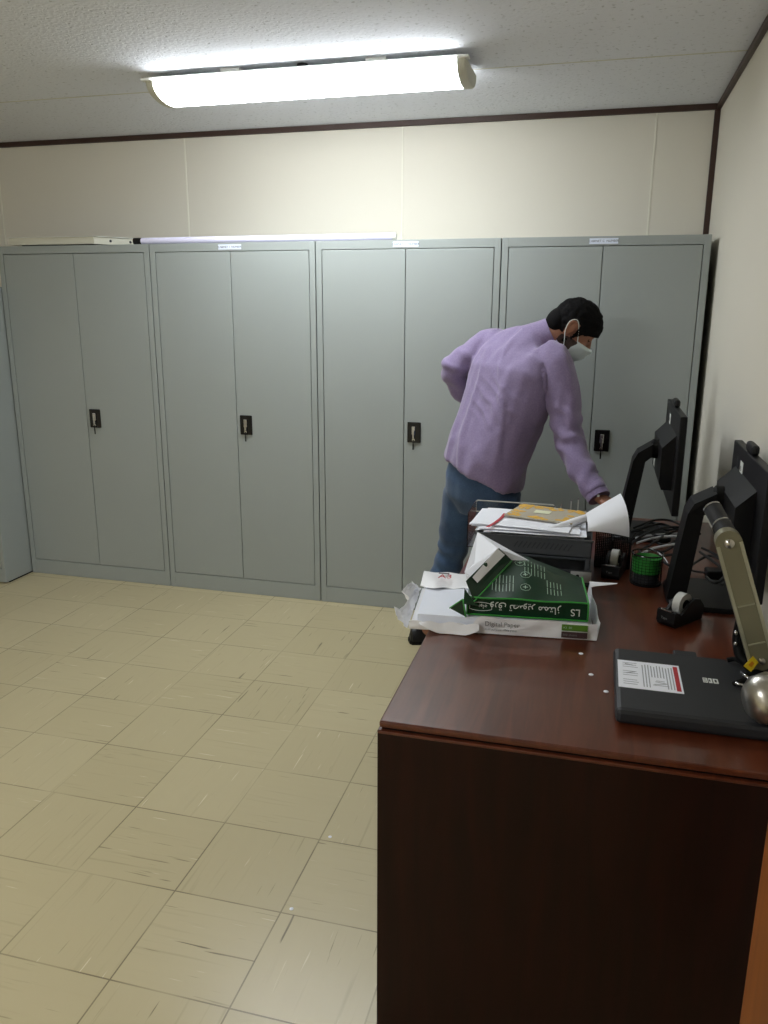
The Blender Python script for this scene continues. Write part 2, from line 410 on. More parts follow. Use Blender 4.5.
# ------------------------------------------------------------------ ceiling lamp, plus an added fill lamp
def ceiling_lamp(label, x0, x1, yc, lens_mat):
    t = thing('ceiling_lamp', label, 'lamp', ((x0+x1)/2, yc, ZC))
    zt = ZC-.034; hw = .135; dp = .068
    MB().box2((x0+.01, yc-hw+.01, zt), (x1-.01, yc+hw-.01, zt+.012), .003).build('back_plate', 'lamp_white', t)
    for k, f in enumerate((.27, .73)):
        bx = x0+(x1-x0)*f
        MB().box2((bx-.04, yc-.09, zt+.012), (bx+.04, yc+.09, ZC-.0005), .002).build('bracket', 'lamp_white', t)
    bx = (x0+x1)/2
    MB().lathe([(.0, 0), (.022, 0), (.022, .02), (0, .02)], (bx, yc-.07, zt+.0121), n=16).build('cable_gland', 'black_plastic', t)
    def prof(k=1., zk=1.):
        pts = []
        for i in range(15):
            a = math.pi*i/14
            pts.append((-math.cos(a)*hw*k, -(math.sin(a)**.8)*dp*zk))
        return pts
    lens = [[V((x, yc+a, zt+b)) for a, b in prof(.97, .96)] for x in (x0+.032, x1-.032)]
    MB().loft(lens).build('diffuser', lens_mat, t)
    for x, sgn in ((x0, -1), (x1, 1)):
        r = [[V((x-sgn*.033, yc+a, zt+b)) for a, b in prof(1.0, 1.)],
             [V((x-sgn*.006, yc+a, zt+b)) for a, b in prof(1.0, 1.)],
             [V((x, yc+a, zt+b*.98)) for a, b in prof(.95, .95)]]
        MB().loft(r).build('end_cap', 'lamp_end', t)
        MB().box2((x-sgn*.03, yc-hw-.012, zt-.004), (x+sgn*.012, yc-hw+.03, zt+.004), .001).build('clip', 'lamp_white', t)
    return t
ceiling_lamp('lit white fluorescent ceiling lamp above the cabinets', -2.275, -.975, -.535, 'lamp_lens')
ceiling_lamp('added fill lamp behind the camera, built like the ceiling lamp', -3.3, -2.0, -4.1, 'lamp_lens_fill')  # unseen lamp, added because the room is too dark without it

# ------------------------------------------------------------------ cabinets
CH, CW, CD = 1.849, .9, .44
def make_cabinet(x0, label, strip, x1=None):
    xm = x0+(CW-.005)/2; x1 = x1 or x0+CW-.005
    if strip is None: x0 -= .016
    t = thing('steel_cabinet', label, 'cabinet', (xm, CD/2, 0), 'tall grey steel cabinets along the back wall')
    c = MB()
    c.box2((x0, 0, 0), (x0+.029, CD, CH), .002); c.box2((x1-.029, 0, 0), (x1, CD, CH), .002)
    c.box2((x0+.0285, 0.0005, CH-.04), (x1-.0285, CD, CH-.0005), .001); c.box2((x0+.0285, 0.0005, 0.001), (x1-.0285, CD, .086), .001)
    c.box2((x0+.02, CD-.012, .02), (x1-.02, CD-.001, CH-.02))
    c.box2((x0+.0285, .05, .5), (x1-.0285, CD-.02, .515)); c.box2((x0+.0285, .05, 1.1), (x1-.0285, CD-.02, 1.115))
    c.build('carcass', 'steel_grey', t)
    g = .003; za, zb = .089, CH-.043
    for side in (0, 1):
        a = x0+.029+g if side == 0 else xm+g/2
        b = xm-g/2 if side == 0 else x1-.029-g
        dm = MB().box2((a, .001, za), (b, .02, zb), .0025)
        d = dm.build('door', 'steel_grey', t)
        if side == 1:
            hx, hz = xm+.053, .94
            MB().box2((hx-.034, -.006, hz-.051), (hx+.034, .0015, hz+.051), .004).build('lock_plate', 'black_gloss', d)
            h = MB()
            h.box2((hx-.011, -.014, hz-.012), (hx+.009, -.005, hz+.032), .004)
            h.box2((hx-.006, -.018, hz-.03), (hx+.005, -.006, hz+.012), .003)
            h.lathe([(.0, 0), (.0075, 0), (.0075, .007), (0, .007)], (hx-.001, -.005, hz-.036), axis=(0, -1, 0), n=14)
            h.build('handle', 'chrome', d)
            k = MB().box2((hx-.004, -.016, hz-.066), (hx+.001, -.0135, hz-.036), .0008)
            k.box2((hx-.005, -.0135, hz-.085), (hx+.002, -.012, hz-.058), .0005)
            k.build('key', 'black_matte', d)
    if strip:
        lx = xm+.0
        s = MB().box2((lx-.062, -.0015, CH-.033), (lx+.062, .0008, CH-.009), .0003).build('label_strip', 'label_white', t)
        text('lettering', strip, (lx, -.0016, CH-.021), (1, 0, 0), (0, 0, 1), .0135, 'print_dark', s, .0002, 'CENTER', .0002)
    return t
LB = ['leftmost tall grey steel cabinet, beneath the loose white light housing, with no name strip',
      'second tall grey steel cabinet from the left, with name strip under the spare tube',
      'third tall grey steel cabinet from the left, just left of the bending man',
      'rightmost tall grey steel cabinet, behind the bending man and beside the wall']
for i in range(4):
    make_cabinet(-3.6+CW*i+.0025, LB[i], [None, 'CABINET 1  NUMBER', 'CABINET 11  NUMBER', 'CABINET C  NUMBER'][i])

# cupboard at the far left, standing proud of the row
def cupboard():
    x0, x1, y0, y1, h = -4.42, -3.620, -.216, .42, 1.64
    t = thing('steel_cupboard', 'grey steel cupboard with open top shelf at left edge, standing proud of the cabinet row', 'cupboard', ((x0+x1)/2, (y0+y1)/2, 0))
    c = MB()
    c.box2((x0, y0, .008), (x0+.022, y1, h), .002); c.box2((x1-.022, y0, .008), (x1, y1, h), .002)
    for za, zb in ((h-.025, h-.0005), (1.325, 1.35), (.0085, .085)): c.box2((x0+.0215, y0+.0005, za), (x1-.0215, y1, zb), .001)
    c.box2((x0+.02, y1-.012, .02), (x1-.02, y1-.001, h-.02)); c.build('carcass', 'steel_grey', t)
    for a, b in ((x0+.025, (x0+x1)/2-.002), ((x0+x1)/2+.002, x1-.025)):
        d = MB().box2((a, y0+.001, .09), (b, y0+.02, 1.32), .0025).build('door', 'steel_grey', t)
        hx = (x0+x1)/2+(-.04 if a < (x0+x1)/2-.1 else .04)
        MB().box2((hx-.008, y0-.018, .66), (hx+.008, y0+.002, .78), .004).build('handle', 'chrome', d)
    MB().box2((x0+.03, y0+.03, .0005), (x1-.001, y1-.03, .0085)).build('gap_shade', 'black_matte', t)  # black strip painted in for the dark gap under the cupboard
    f = thing('box_file', 'white box file standing on the open shelf of the left cupboard', 'file', (-3.72, -.05, 1.35))
    MB().box2((-3.740, -.19, 1.3505), (-3.663, .12, 1.585), .002).build('case', 'label_white', f)
    MB().lathe([(.012, 0), (.016, 0), (.016, .002), (.012, .002)], (-3.701, -.1895, 1.43), axis=(0, -1, 0), n=18).build('finger_ring', 'chrome', f)
cupboard()

# loose light housing and spare tube on the cabinets
def top_items():
    t = thing('light_housing', 'flat white metal light housing lying on top of the leftmost cabinet', 'light housing', (-3.2, .15, CH))
    z = CH+.001
    poly = [V((-3.55, .02, z+.006)), V((-3.03, .02, z+.006)), V((-2.86, .27, z+.006)), V((-3.38, .30, z+.006))]
    MB().prism(poly, (0, 0, .036)).build('housing', 'lamp_end', t)
    lip = [p+(p-V((-3.2, .15, p.z))).normalized()*.012+V((0, 0, .0362)) for p in poly]
    MB().prism(lip, (0, 0, .003)).build('rim', 'lamp_white', t)
    MB().prism([V((-3.49, .045, z-.001)), V((-3.05, .045, z-.001)), V((-2.92, .25, z-.001)), V((-3.36, .27, z-.001))], (0, 0, .007)).build('shadow_gap', 'shadow_gap_dark', t)  # dark block paints the line of shade beneath the housing
    d = (poly[2]-poly[1]).normalized(); n = V((d.y, -d.x, 0))
    for f in (.09, .2):
        c = poly[1]+d*f+V((0, 0, .018))
        MB().lathe([(0, -.001), (.007, -.001), (.007, .001), (0, .001)], c, axis=n, n=12).build('screw', 'charcoal', t)
    r = .0165
    t2 = thing('fluorescent_tube', 'spare white fluorescent tube lying along the tops of the middle cabinets', 'tube', (-2.1, .03, CH))
    MB().tube([(-2.755, .032, CH+r), (-1.42, .028, CH+r)], r, 20).build('glass', 'tube_glass', t2)
    MB().tube([(-2.80, .032, CH+r), (-2.754, .032, CH+r)], r*1.0, 20).build('end_cap', 'black_plastic', t2)
    MB().tube([(-1.421, .028, CH+r), (-1.402, .028, CH+r)], r*.95, 20).build('end_cap', 'lamp_white', t2)
top_items()

# ------------------------------------------------------------------ desk
DX0, DX1, DY0, DY1, DZ = -.806, .012, -2.472, -.68, .75
def desk():
    t = thing('office_desk', 'dark mahogany office desk against the right wall', 'desk', ((DX0+DX1)/2, (DY0+DY1)/2, 0))
    tp = MB()
    tp.box2((DX0, DY0, DZ-.014), (DX1, DY1, DZ), .004); tp.build('desk_top', 'wood_mahogany', t)
    MB().box2((DX0+.005, DY0+.006, DZ-.019), (DX1-.005, DY1-.006, DZ-.0138)).build('shadow_groove', 'black_matte', t)
    MB().box2((DX0-.003, DY0-.0025, DZ-.026), (DX1, DY1+.0005, DZ-.0188), .002).build('edge_moulding', 'wood_mahogany', t)
    MB().box2((DX0-.003, DY0-.001, 0), (DX1-.002, DY0+.03, DZ-.0258), .001).build('end_panel', 'wood_mahogany_shaded', t)
    MB().box2((DX0-.003, DY1-.03, 0), (DX1-.002, DY1-.002, DZ-.0258), .001).build('end_panel', 'wood_mahogany_shaded', t)
    MB().box2((DX0+.02, DY0+.029, .1), (DX0+.04, DY1-.029, DZ-.0258)).build('modesty_panel', 'wood_mahogany_shaded', t)
desk()

def door_leaf():
    e = V(P(752.5, 926, -2.98)); h = V((XR-.03, -3.74, 0)); e.z = 0
    d = (h-e).normalized(); n = V((d.y, -d.x, 0))
    if n.dot(V((CX, CY, 0))-e) < 0: n = -n
    c = (e+h)/2-n*.02
    R = frame(d, -n)
    o = MB().box((c.x, c.y, 1.02), ((h-e).length, .04, 2.03), R, .002).build('door_1', 'wood_orange')
    tag(o, 'edge of an orange-brown wooden door at the lower right', 'door', kind='structure')
door_leaf()

# ------------------------------------------------------------------ monitors
def monitor(label, xb, y_near, W, zt, H, ycol, col_b, col_t, hinge_z, base, hump):
    """xb: x of the flat back; the panel faces the wall"""
    t = thing('monitor', label, 'monitor', (base[0], base[1], DZ), 'black monitors on the desk')
    yf = y_near+W; ym = (y_near+yf)/2
    MB().box2((xb, y_near, zt-H), (xb+.022, yf, zt), .003).build('panel', 'black_plastic', t)
    s = MB().box2((xb+.0215, y_near+.012, zt-H+.02), (xb+.0235, yf-.012, zt-.012)).build('screen', 'black_gloss', t)
    # hump at the back, chamfered at the top
    y0, y1, z0, z1, dp = hump
    prof = [(xb+.001, z0), (xb-dp*.8, z0), (xb-dp, z0+.02), (xb-dp, z1-.045), (xb+.001, z1)]
    MB().prism([V((x, y0, z)) for x, z in prof], (0, y1-y0, 0)).build('rear_housing', 'black_plastic', t)
    MB().box2((xb-dp-.0012, y0+(y1-y0)*.68, z0+.03), (xb-dp+.001, y0+(y1-y0)*.78, z0+.07), .0002).build('sticker', 'print_white', t)
    lab = MB().box2((xb-.0012, ym+.07, zt-.07), (xb+.001, ym+.11, zt-.035), .0002).build('sticker', 'print_white', t)
    text('lettering', 'ID', (xb-.0014, ym+.105, zt-.055), (0, -1, 0), (0, 0, 1), .018, 'print_grey', lab, .0001, 'LEFT', .0002)
    MB().lathe([(0, 0), (.018, 0), (.018, .0012), (0, .0012)], (xb+.0004, ym+.16, zt-.05), axis=(-1, 0, 0), n=24).build('round_mark', 'charcoal', t)
    # camera pod at the top
    MB().box2((xb+.001, ym-.02, zt+.0), (xb+.02, ym+.075, zt+.026), .007).build('camera_pod', 'black_plastic', t)
    # neck, hinge and column
    hb = V((xb-dp+.002, ycol, hinge_z))
    MB().lathe([(0, -.0), (.034, 0), (.034, .02), (.026, .026), (0, .026)], hb, axis=(-1, 0, 0), n=24).build('hinge', 'black_matte', t)
    wy = .05
    B, T = V(col_b), V(col_t)
    th = .024
    prof = [B+V((-th, 0, 0)), B+V((th, 0, 0)), T+V((th*.8, 0, -.03)), V((xb-dp-.02, ycol, hinge_z-.022)), V((xb-dp-.02, ycol, hinge_z+.022)), T+V((-th*.3, 0, .0)), T+V((-th*.9, 0, -.03))]
    MB().prism([p+V((0, -wy, 0)) for p in prof], (0, 2*wy, 0)).build('column', 'black_matte', t)
    bx, by, rx, ry = base
    ring0 = [V((bx+rx*c, by+ry*s, 0)) for c, s in [(math.copysign(abs(math.cos(a))**.45, math.cos(a)), math.copysign(abs(math.sin(a))**.45, math.sin(a))) for a in [2*math.pi*i/40 for i in range(40)]]]
    b0 = V((bx, by, 0))
    rings = [[V((p.x, p.y, DZ+.0008)) for p in ring0], [V((p.x, p.y, DZ+.008)) for p in ring0], [V((b0.x+(p.x-b0.x)*.96, b0.y+(p.y-b0.y)*.96, DZ+.013)) for p in ring0]]
    MB().loft(rings).build('base', 'black_plastic', t)
    return t
# near monitor: hump located from its top edge
monitor('black monitor nearer the camera, standing beside the silver camera arm', -.045, -1.905, .505, 1.178, .315, -1.585,
        (-.185, -1.58, DZ+.0125), (-.155, -1.58, 1.035), 1.045, (-.105, -1.55, .105, .13), (-1.80, -1.47, .91, 1.115, .044))
monitor('black monitor farther back, near the grey cabinets and the man\'s hand', -.173, -1.167, .54, 1.208, .325, -.93,
        (-.315, -.93, DZ+.0125), (-.275, -.93, 1.055), 1.065, (-.25, -.9, .105, .13), (-1.10, -.72, .955, 1.14, .042))

# ------------------------------------------------------------------ document camera
def doc_camera():
    z0 = DZ+.001; zt = DZ+.034
    x0, x1, y0, y1 = -.357, .0, -2.362, -2.055
    t = thing('document_camera', 'black flat document camera with folded silver arm at the desk\'s near right', 'document camera', (-.18, -2.2, DZ))
    MB().box2((x0, y0, z0), (x1, y1, zt), .010).build('base_unit', 'charcoal', t)
    MB().box2((-.225, y1-.002, zt-.016), (-.175, y1+.028, zt-.004), .003).build('side_tab', 'charcoal', t)
    # instruction sticker
    sx0, sx1, sy0, sy1 = -.350, -.222, -2.263, -2.128
    st = MB().box2((sx0, sy0, zt-.0003), (sx1, sy1, zt+.0005)).build('instruction_sticker', 'paper', t)
    pr = MB(); zz = zt+.0006
    for k in range(3):
        for q in range(3):
            yy = sy1-.012-.042*k-.010*q
            pr.box2((sx0+.010, yy-.0012, zz-.0002), (sx0+.010+.028+.006*random.random(), yy+.0012, zz))
    for k in range(11):
        xx = sx0+.050+.006*k
        pr.box2((xx, sy0+.012+(.05 if 2 < k < 8 else .0), zz-.0002), (xx+.0022, sy1-.012-.01*random.random(), zz))
    for k in range(4):
        pr.box((sx0+.085, sy0+.025+.007*k, zz-.0001), (.032-.005*k, .0025, .0003), rotz(.3*math.sin(k*2)))
    pr.box((sx0+.026, sy0+.075, zz-.0001), (.02, .004, .0003), rotz(.5)); pr.box((sx0+.024, sy0+.115, zz-.0001), (.018, .004, .0003), rotz(-.3))
    pr.build('printed_text', 'print_light', st)
    MB().box2((sx1-.013, sy0+.008, zz-.0003), (sx1-.004, sy1-.008, zz)).build('red_stripe', 'print_red', st)
    lg = MB()
    for a, b, c, d in ((0, 0, .009, .022), (.011, 0, .018, .022), (.020, 0, .030, .022)):
        lg.box2((-.178+a, -2.196+b, zt-.0003), (-.178+c, -2.196+d, zt+.0004))
    lo = lg.build('logo_mark', 'print_white', t)
    lk = MB()
    for a in (.004, .010, .016): lk.box2((-.178+.001, -2.196+a, zt+.0003), (-.178+.0075, -2.196+a+.002, zt+.0006))
    lk.box2((-.166, -2.19, zt+.0003), (-.1635, -2.18, zt+.0006)); lk.box2((-.155, -2.191, zt+.0003), (-.151, -2.179, zt+.0006))
    lk.build('logo_strokes', 'charcoal', lo)
    # arm: lower bar (khaki), joint, upper dark cylinder
    yA = -2.12
    A = P(728, 541, yA); Bq = P(763, 668, yA); Bq2 = Bq
    L = (Bq2-A); dz = L.normalized(); dy = V((0, 1, 0)); dy = (dy-dz*dy.dot(dz)).normalized(); dx = dy.cross(dz)
    R = Matrix((dx, dy, dz)).transposed()
    c = (A+Bq2)/2
    arm = MB().box(c, (.052, .03, L.length), R, .003).build('lower_arm', 'khaki_metal', t)
    fr = MB()
    for sx in (-1, 1): fr.box(c+dx*.0225*sx-dy*.016, (.007, .004, L.length*.98), R, .001)
    for f in (-.02, .28): fr.box(c+dz*L.length*f-dy*.016, (.034, .004, .003), R, .0005)
    fr.build('arm_ridge', 'khaki_edge', arm)
    MB().lathe([(0, -.0), (.0262, 0), (.0262, .032), (0, .032)], A+V((0, .0155, 0)), axis=(0, -1, 0), n=28).build('joint_disc', 'khaki_metal', arm)
    MB().lathe([(0, 0), (.009, 0), (.010, .004), (.006, .008), (0, .009)], A+V((0, -.018, 0)), axis=(0, -1, 0), n=18).build('joint_screw', 'steel_brushed', arm)
    MB().lathe([(0, 0), (.007, 0), (.007, .004), (.004, .006), (0, .006)], c+dz*L.length*.42-dy*.015, axis=-dy, n=16).build('arm_bolt', 'steel_brushed', arm)
    # upper arm folded back from the joint
    D1 = P(729, 537, yA+.03); D2 = P(713, 509, yA+.10)
    up = MB().tube([D1, D2], .019, 20).build('upper_arm', 'charcoal', t)
    mid = D1.lerp(D2, .45)
    MB().tube([mid-(D2-D1).normalized()*.002, mid+(D2-D1).normalized()*.002], .0197, 20).build('collar', 'chrome', up)
    MB().tube([D2, D2+(D2-D1).normalized()*.004], .0197, 20).build('collar', 'chrome', up)
    S1 = P(723, 545, yA+.05); S2 = P(742, 610, yA+.05)
    MB().box((S1+S2)/2, (.03, .012, (S2-S1).length), R, .002).build('inner_link', 'khaki_metal', t)
    # pivot block and pedestal that carry the arm on the base
    MB().tube([Bq2+dz*.0, V((Bq2.x+.012, yA, zt+.0))], [.024, .03], 18).build('pivot_post', 'black_plastic', t)
    # silver lamp head lying toward the camera
    hc = PZ(768, 703, zt+.040); 
    MB().lathe([(0, -.046), (.028, -.044), (.044, -.028), (.0495, 0), (.046, .022), (.032, .042), (.0, .046)], (hc.x+.004, hc.y-.0, zt+.0502), axis=(1, .25, .15), n=32).build('lamp_head', 'steel_brushed', t, True)
    # dark lead and connectors behind the arm
    MB().tube([P(741, 622, yA+.03), P(738, 640, yA+.03), P(741, 656, yA+.02), V((-.072, yA+.005, zt+.008))], .012, 10, spline=5).build('lead', 'black_matte', t)
    for px, py in ((736, 613), (736, 633), (735.5, 644), (747, 640)):
        MB().ell(P(px, py, yA+.015), (.004, .004, .006), None, 2).build('connector_tip', 'chrome', t)
    for (px, py), (qx, qy) in (((734, 652), (740, 653)), ((737, 659), (743, 660)), ((741, 672), (750, 680)), ((735, 683), (744, 686))):
        a = PZ(px, py, zt+.012); b = PZ(qx, qy, zt+.010); MB().tube([a, b], .0035, 8).build('connector', 'chrome', t)
    for px, py, qx, qy in ((727, 660, 742, 662), (734, 684, 752, 681), (744, 676, 765, 672)):
        a = PZ(px, py, zt+.006); b = PZ(qx, qy, zt+.008)
        MB().tube([a, a.lerp(b, .5)+V((0, .004, .003)), b], .0055, 8, spline=4).build('connector_body', 'black_matte', t)
    q = [P(743.5, 666, yA-.03), P(753, 656, yA-.03), P(758.5, 662.5, yA-.03), P(751, 672, yA-.03)]
    tg = MB().prism(q, (0, .001, 0)).build('yellow_tag', 'label_yellow', t)
    m_ = sum(q, V((0, 0, 0)))/4
    MB().prism([m_+(p-m_)*.4+V((0, -.0006, 0)) for p in q], (0, .0008, 0)).build('tag_print', 'label_orange', tg)
doc_camera()

# ------------------------------------------------------------------ opened paper box with the green ream
WR = V((-.395, -1.956, DZ+.001)); WU = V((-.99, -.10, 0)).normalized(); WV = V((-.10, .99, 0)).normalized(); ZV = V((0, 0, 1))
def W(u, v, z=0.): return WR+WU*u+WV*v+ZV*z
def paper_wrapper():
    t = thing('torn_paper_wrapper', 'torn white paper wrapper lying open at the desk\'s left edge', 'wrapper', W(.23, .15))
    LW, LD, hh = .462, .30, .046
    b = MB(); b.grid([[W(u, v, .0012) for u in (0, .15, .3, LW)] for v in (0, .15, LD)], smooth=False); b.solidify(.001); b.build('bottom', 'paper_wrap', t)
    # front wall: right part full height, left part torn and dipping
    def jag(u):
        if u < .285: return hh*(1-.05*math.sin(u*40))
        if u < .297: return hh*.85
        return .021+.006*math.sin(u*60)
    us = [i*LW/44 for i in range(45)]
    f = MB(); f.grid([[W(u, -.001-.004*k/4+(.003*math.sin(u*50+k) if 0 < k < 4 else 0), .0015+(jag(u)-.0015)*k/4) for u in us] for k in range(5)]); f.solidify(.001)
    fr = f.build('front_wall', 'paper_wrap', t)
    # torn tongue hanging over the front of the left part
    tg = MB(); rows = []
    for k in range(6):
        s = k/5
        rows.append([W(.285+.150*q, -.008-.012*s-.002*math.sin(q*9), .026-.030*s*math.sin(math.pi*min(1, .12+q*.86))**1.0+.003*math.sin(q*17)*(1-s)) for q in [i/14 for i in range(15)]])
    for r in rows:
        for p in r: p.z = max(p.z, DZ+.002)
    tg.grid(rows); tg.solidify(.001); tg.build('torn_strip', 'paper_wrap', t)
    # right wall and its outward flap
    r = MB(); r.grid([[W(-.001-.006*k/3+.002*math.sin(v*40), v, .0015+(hh*1.03-.0015)*k/3) for v in [i*LD/10 for i in range(11)]] for k in range(4)]); r.solidify(.001)
    r.build('right_wall', 'paper_wrap', t)
    fl = MB(); fl.grid([[W(-.006, .262, hh), W(-.006, .28, hh+.002), W(-.006, LD, hh+.004)], [W(-.02, .268, hh+.002), W(-.03, .283, hh+.003), W(-.04, LD-.003, hh+.004)], [W(-.078, .293, hh+.003), W(-.080, .296, hh+.003), W(-.082, LD-.002, hh+.004)]]); fl.solidify(.001)
    fl.build('right_flap', 'paper_wrap', t)
    # back wall and lifted back flap, creased
    bk = MB(); rows = []
    for k, (vv, zz) in enumerate(((LD+.002, .0015), (LD+.007, .028), (LD+.008, .052), (LD-.012, .0555), (LD-.045, .053), (LD-.075, .049), (LD-.098, .0455))):
        rows.append([W(.325+(LW-.330)*q/18, vv+(.010*math.sin(q*.33+.5)+.003*math.sin(q*.9)) * (k/6)**2, zz+.0022*math.sin(q*.6+k*1.3)*min(1, k/3)-.006*(k/6)*(1-q/18)) for q in range(19)])
    bk.grid(rows).solidify(.001); bkf = bk.build('back_flap', 'paper_wrap', t)
    # crumpled left end flaps
    lf = MB(); rows = []
    for k in range(7):
        s = k/6; row = []
        for q in range(13):
            v = LD*q/12
            out = .004+.036*s*(.65+.35*math.sin(q*1.05+.6))
            row.append(W(LW+out+.004*math.sin(q*3.1+k*2), v+.008*math.sin(q*2.3)*s, .0015+(.034+.014*(q/12)+.009*math.sin(q*1.7))*s*(1-.65*(q/12)**5)))
        rows.append(row)
    lf.grid(rows, smooth=False); lf.solidify(.001); lf.build('left_flap', 'paper_wrap', t)
    # red print on the back flap
    MB().box(W(.398, LD-.022, .0585), (.030, .008, .0012), frame(-WU, WV), .0003).build('printed_mark', 'print_brown', bkf)
    text('lettering', 'A3', W(.412, LD-.052, .0590), -WU, WV+ZV*.12, .034, 'print_red', bkf, .0004, 'LEFT', .0005)
    # printing on the front wall
    n = -WV
    text('lettering', 'Digital Paper', W(.272, -.0065, .030), -WU, ZV, .0165, 'print_grey', fr, .0002, 'LEFT', .0015)
    text('lettering', 'multi purpose office paper', W(.272, -.0065, .016), -WU, ZV, .0075, 'print_grey', fr, .0002, 'LEFT', .0015)
    g = MB(); g.box(W(.054, -.0085, .0335), (.062, .001, .016), frame(-WU, WV)); pg = g.build('green_label', 'label_green', fr)
    g = MB(); g.box(W(.054, -.0085, .015), (.062, .001, .0155), frame(-WU, WV)); pb = g.build('dark_label', 'print_brown', fr)
    text('lettering', 'A3  80', W(.082, -.0092, .0335), -WU, ZV, .008, 'print_pale_green', pg, .0001, 'LEFT', .0002)
    text('lettering', '500 sheets', W(.082, -.0092, .015), -WU, ZV, .008, 'print_grey', pb, .0001, 'LEFT', .0002)
    s = MB(); R = frame(-WU, WV)
    s.box(W(.232, .144, .0205), (.42, .270, .036), R, .0005); o = s.build('paper_stack', 'paper_stack')
    tag(o, 'block of large white paper lying in the torn wrapper, under the green pack', 'paper', kind='stuff')
    for p in o.data.vertices: pass
paper_wrapper()

RZ = .0415  # top of the paper stack above the desk
def green_ream():
    t = thing('paper_ream', 'dark green pack of copy paper torn open at its left end, in the wrapper', 'paper pack', W(.17, .11, RZ))
    u0, u1, v0, v1, h = .022, .318, .018, .222, .046
    # sealed body; its top bulges toward the back left
    def topz(u, v):
        f = (u-u0)/(u1-u0); g = (v-v0)/(v1-v0)
        r_ = .052*min(1, f/.5)**1.15*min(1, g/.74)
        cr = .34*g/.75
        if f > 1-cr and cr > 0: r_ *= (1-f)/cr
        return RZ+h+r_+.0012*math.sin(f*13+g*5)
    us = [u0+(u1-u0)*i/32 for i in range(33)]; vs = [v0+(v1-v0)*i/20 for i in range(21)]
    bm = MB()
    bm.grid([[W(u, v, topz(u, v)) for u in us] for v in vs])
    bm.grid([[W(u, v, RZ) for u in us] for v in vs])
    for v in (vs[0], vs[-1]): bm.grid([[W(u, v, RZ+(topz(u, v)-RZ)*k/3) for u in us] for k in range(4)])
    for u in (us[0], us[-1]): bm.grid([[W(u, v, RZ+(topz(u, v)-RZ)*k/3) for v in vs] for k in range(4)])
    bmesh.ops.remove_doubles(bm.bm, verts=bm.bm.verts[:], dist=.0002)
    wr = bm.build('wrapper', 'green_wrap', t)
    def pt(u, v, e=.0012): return W(u, v, topz(u, v)+e)
    # bright green border lines along the edges
    for pts in ([pt(u, v0+.0) for u in us], [W(u1, v0-.001, RZ+.002), W(u1, v0-.001, topz(u1, v0))], [W(u0, v0-.001, RZ+.002), W(u0, v0-.001, topz(u0, v0))],
                [pt(u0, v) for v in vs], [W(u, v0-.001, RZ+.002) for u in us]):
        MB().tube(pts, .0022, 6).build('edge_stripe', 'green_edge', wr)
    # bright corner patch at the right end
    MB().grid([[W(u0-.001, v, RZ+.002) for v in vs], [W(u0-.001, v, topz(u0, v)-.002) for v in vs]]).solidify(.0006).build('end_band', 'green_bright', wr)
    # front lettering, upside down as the pack lies
    ex, ey = WU, -ZV
    yv = v0-.0012
    text('lettering', 'LS', W(u0+.018, yv, RZ+.023), ex, ey, .026, 'print_white', wr, .0003, 'LEFT', .0003)
    ar = '\ufeaf\ufe8e\ufe98\ufee4\ufee3 \ufeae\ufef3\ufeee\ufebc\ufe97 \ufed5\ufead\ufeed'
    text('lettering', ar, W(u0+.066, yv, RZ+.025), ex, ey, .026, 'print_white', wr, .0003, 'LEFT', .0003)
    lo = MB(); n = 40; c = (u0+.262); 
    pts = []
    for k in range(n+1):
        a = 2*math.pi*k/n
        pts.append(W(c+.022*max(-1, min(1, 1.25*math.cos(a))) * 1.25, yv-.0004, RZ+.024+.011*math.sin(a)))
    MB().tube(pts, .0007, 5, cap=False).build('oval_mark', 'print_white', wr)
    text('lettering', '\ufe9f\ufee0\ufeee\ufe91', W(c-.016, yv, RZ+.024), ex, ey, .013, 'print_white', wr, .0003, 'LEFT', .0003)
    # fine print on the top: text columns and outline pictures
    pr = MB()
    def bar(u, v, lu, lv):
        a = [pt(u, v), pt(u+lu, v), pt(u+lu, v+lv), pt(u, v+lv)]
        pr.prism(a, (0, 0, .0004))
    for cu, n_, vv in ((.085, 5, .05), (.125, 7, .115), (.205, 6, .045), (.24, 3, .05)):
        for k in range(n_):
            for seg in range(2):
                bar(cu+.0085*k, vv+.034*seg+.004*random.random(), .0016, .026+.006*random.random())
    for cu, vv in ((.175, .065), (.175, .115), (.19, .165)):
        r_ = .013
        for a in range(8):
            t0 = a*math.pi/4; t1 = t0+math.pi/4
            p0 = pt(cu+r_*math.cos(t0), vv+r_*math.sin(t0)); p1 = pt(cu+r_*math.cos(t1), vv+r_*math.sin(t1))
            pr.tube([p0, p1], .0007, 4)
        bar(cu-.006, vv-.001, .012, .002); bar(cu-.001, vv-.006, .002, .012)
    pr.build('printed_text', 'print_pale_green', wr)
    # lifted end of the wrapper: pale-striped green band
    Y = {'a': -1.945, 'b': -1.80}
    q = [P(466, 581, -1.955), P(499, 548, -1.825), P(512, 560.5, -1.812), P(474, 601.5, -1.978)]
    band = MB().prism(q, (-.001, .002, -.001)).build('lifted_band', 'green_wrap', t)
    w_ = [P(472.5, 577.5, -1.936), P(497.5, 548.5, -1.831), P(505, 555, -1.825), P(477.5, 583, -1.938)]
    MB().prism([p+V((0, -.002, .001)) for p in w_], (0, -.0008, .0004)).build('pale_stripe', 'paper_wrap', band)
    MB().ell(P(485, 565, -1.889)+V((0, -.003, 0)), (.006, .002, .009), Matrix.Rotation(.6, 3, 'Y'), 2).build('stripe_mark', 'green_wrap', band)
    MB().tube([q[2]+V((0, -.001, 0)), q[3]+V((0, -.001, 0))], .002, 6).build('edge_stripe', 'green_edge', band)
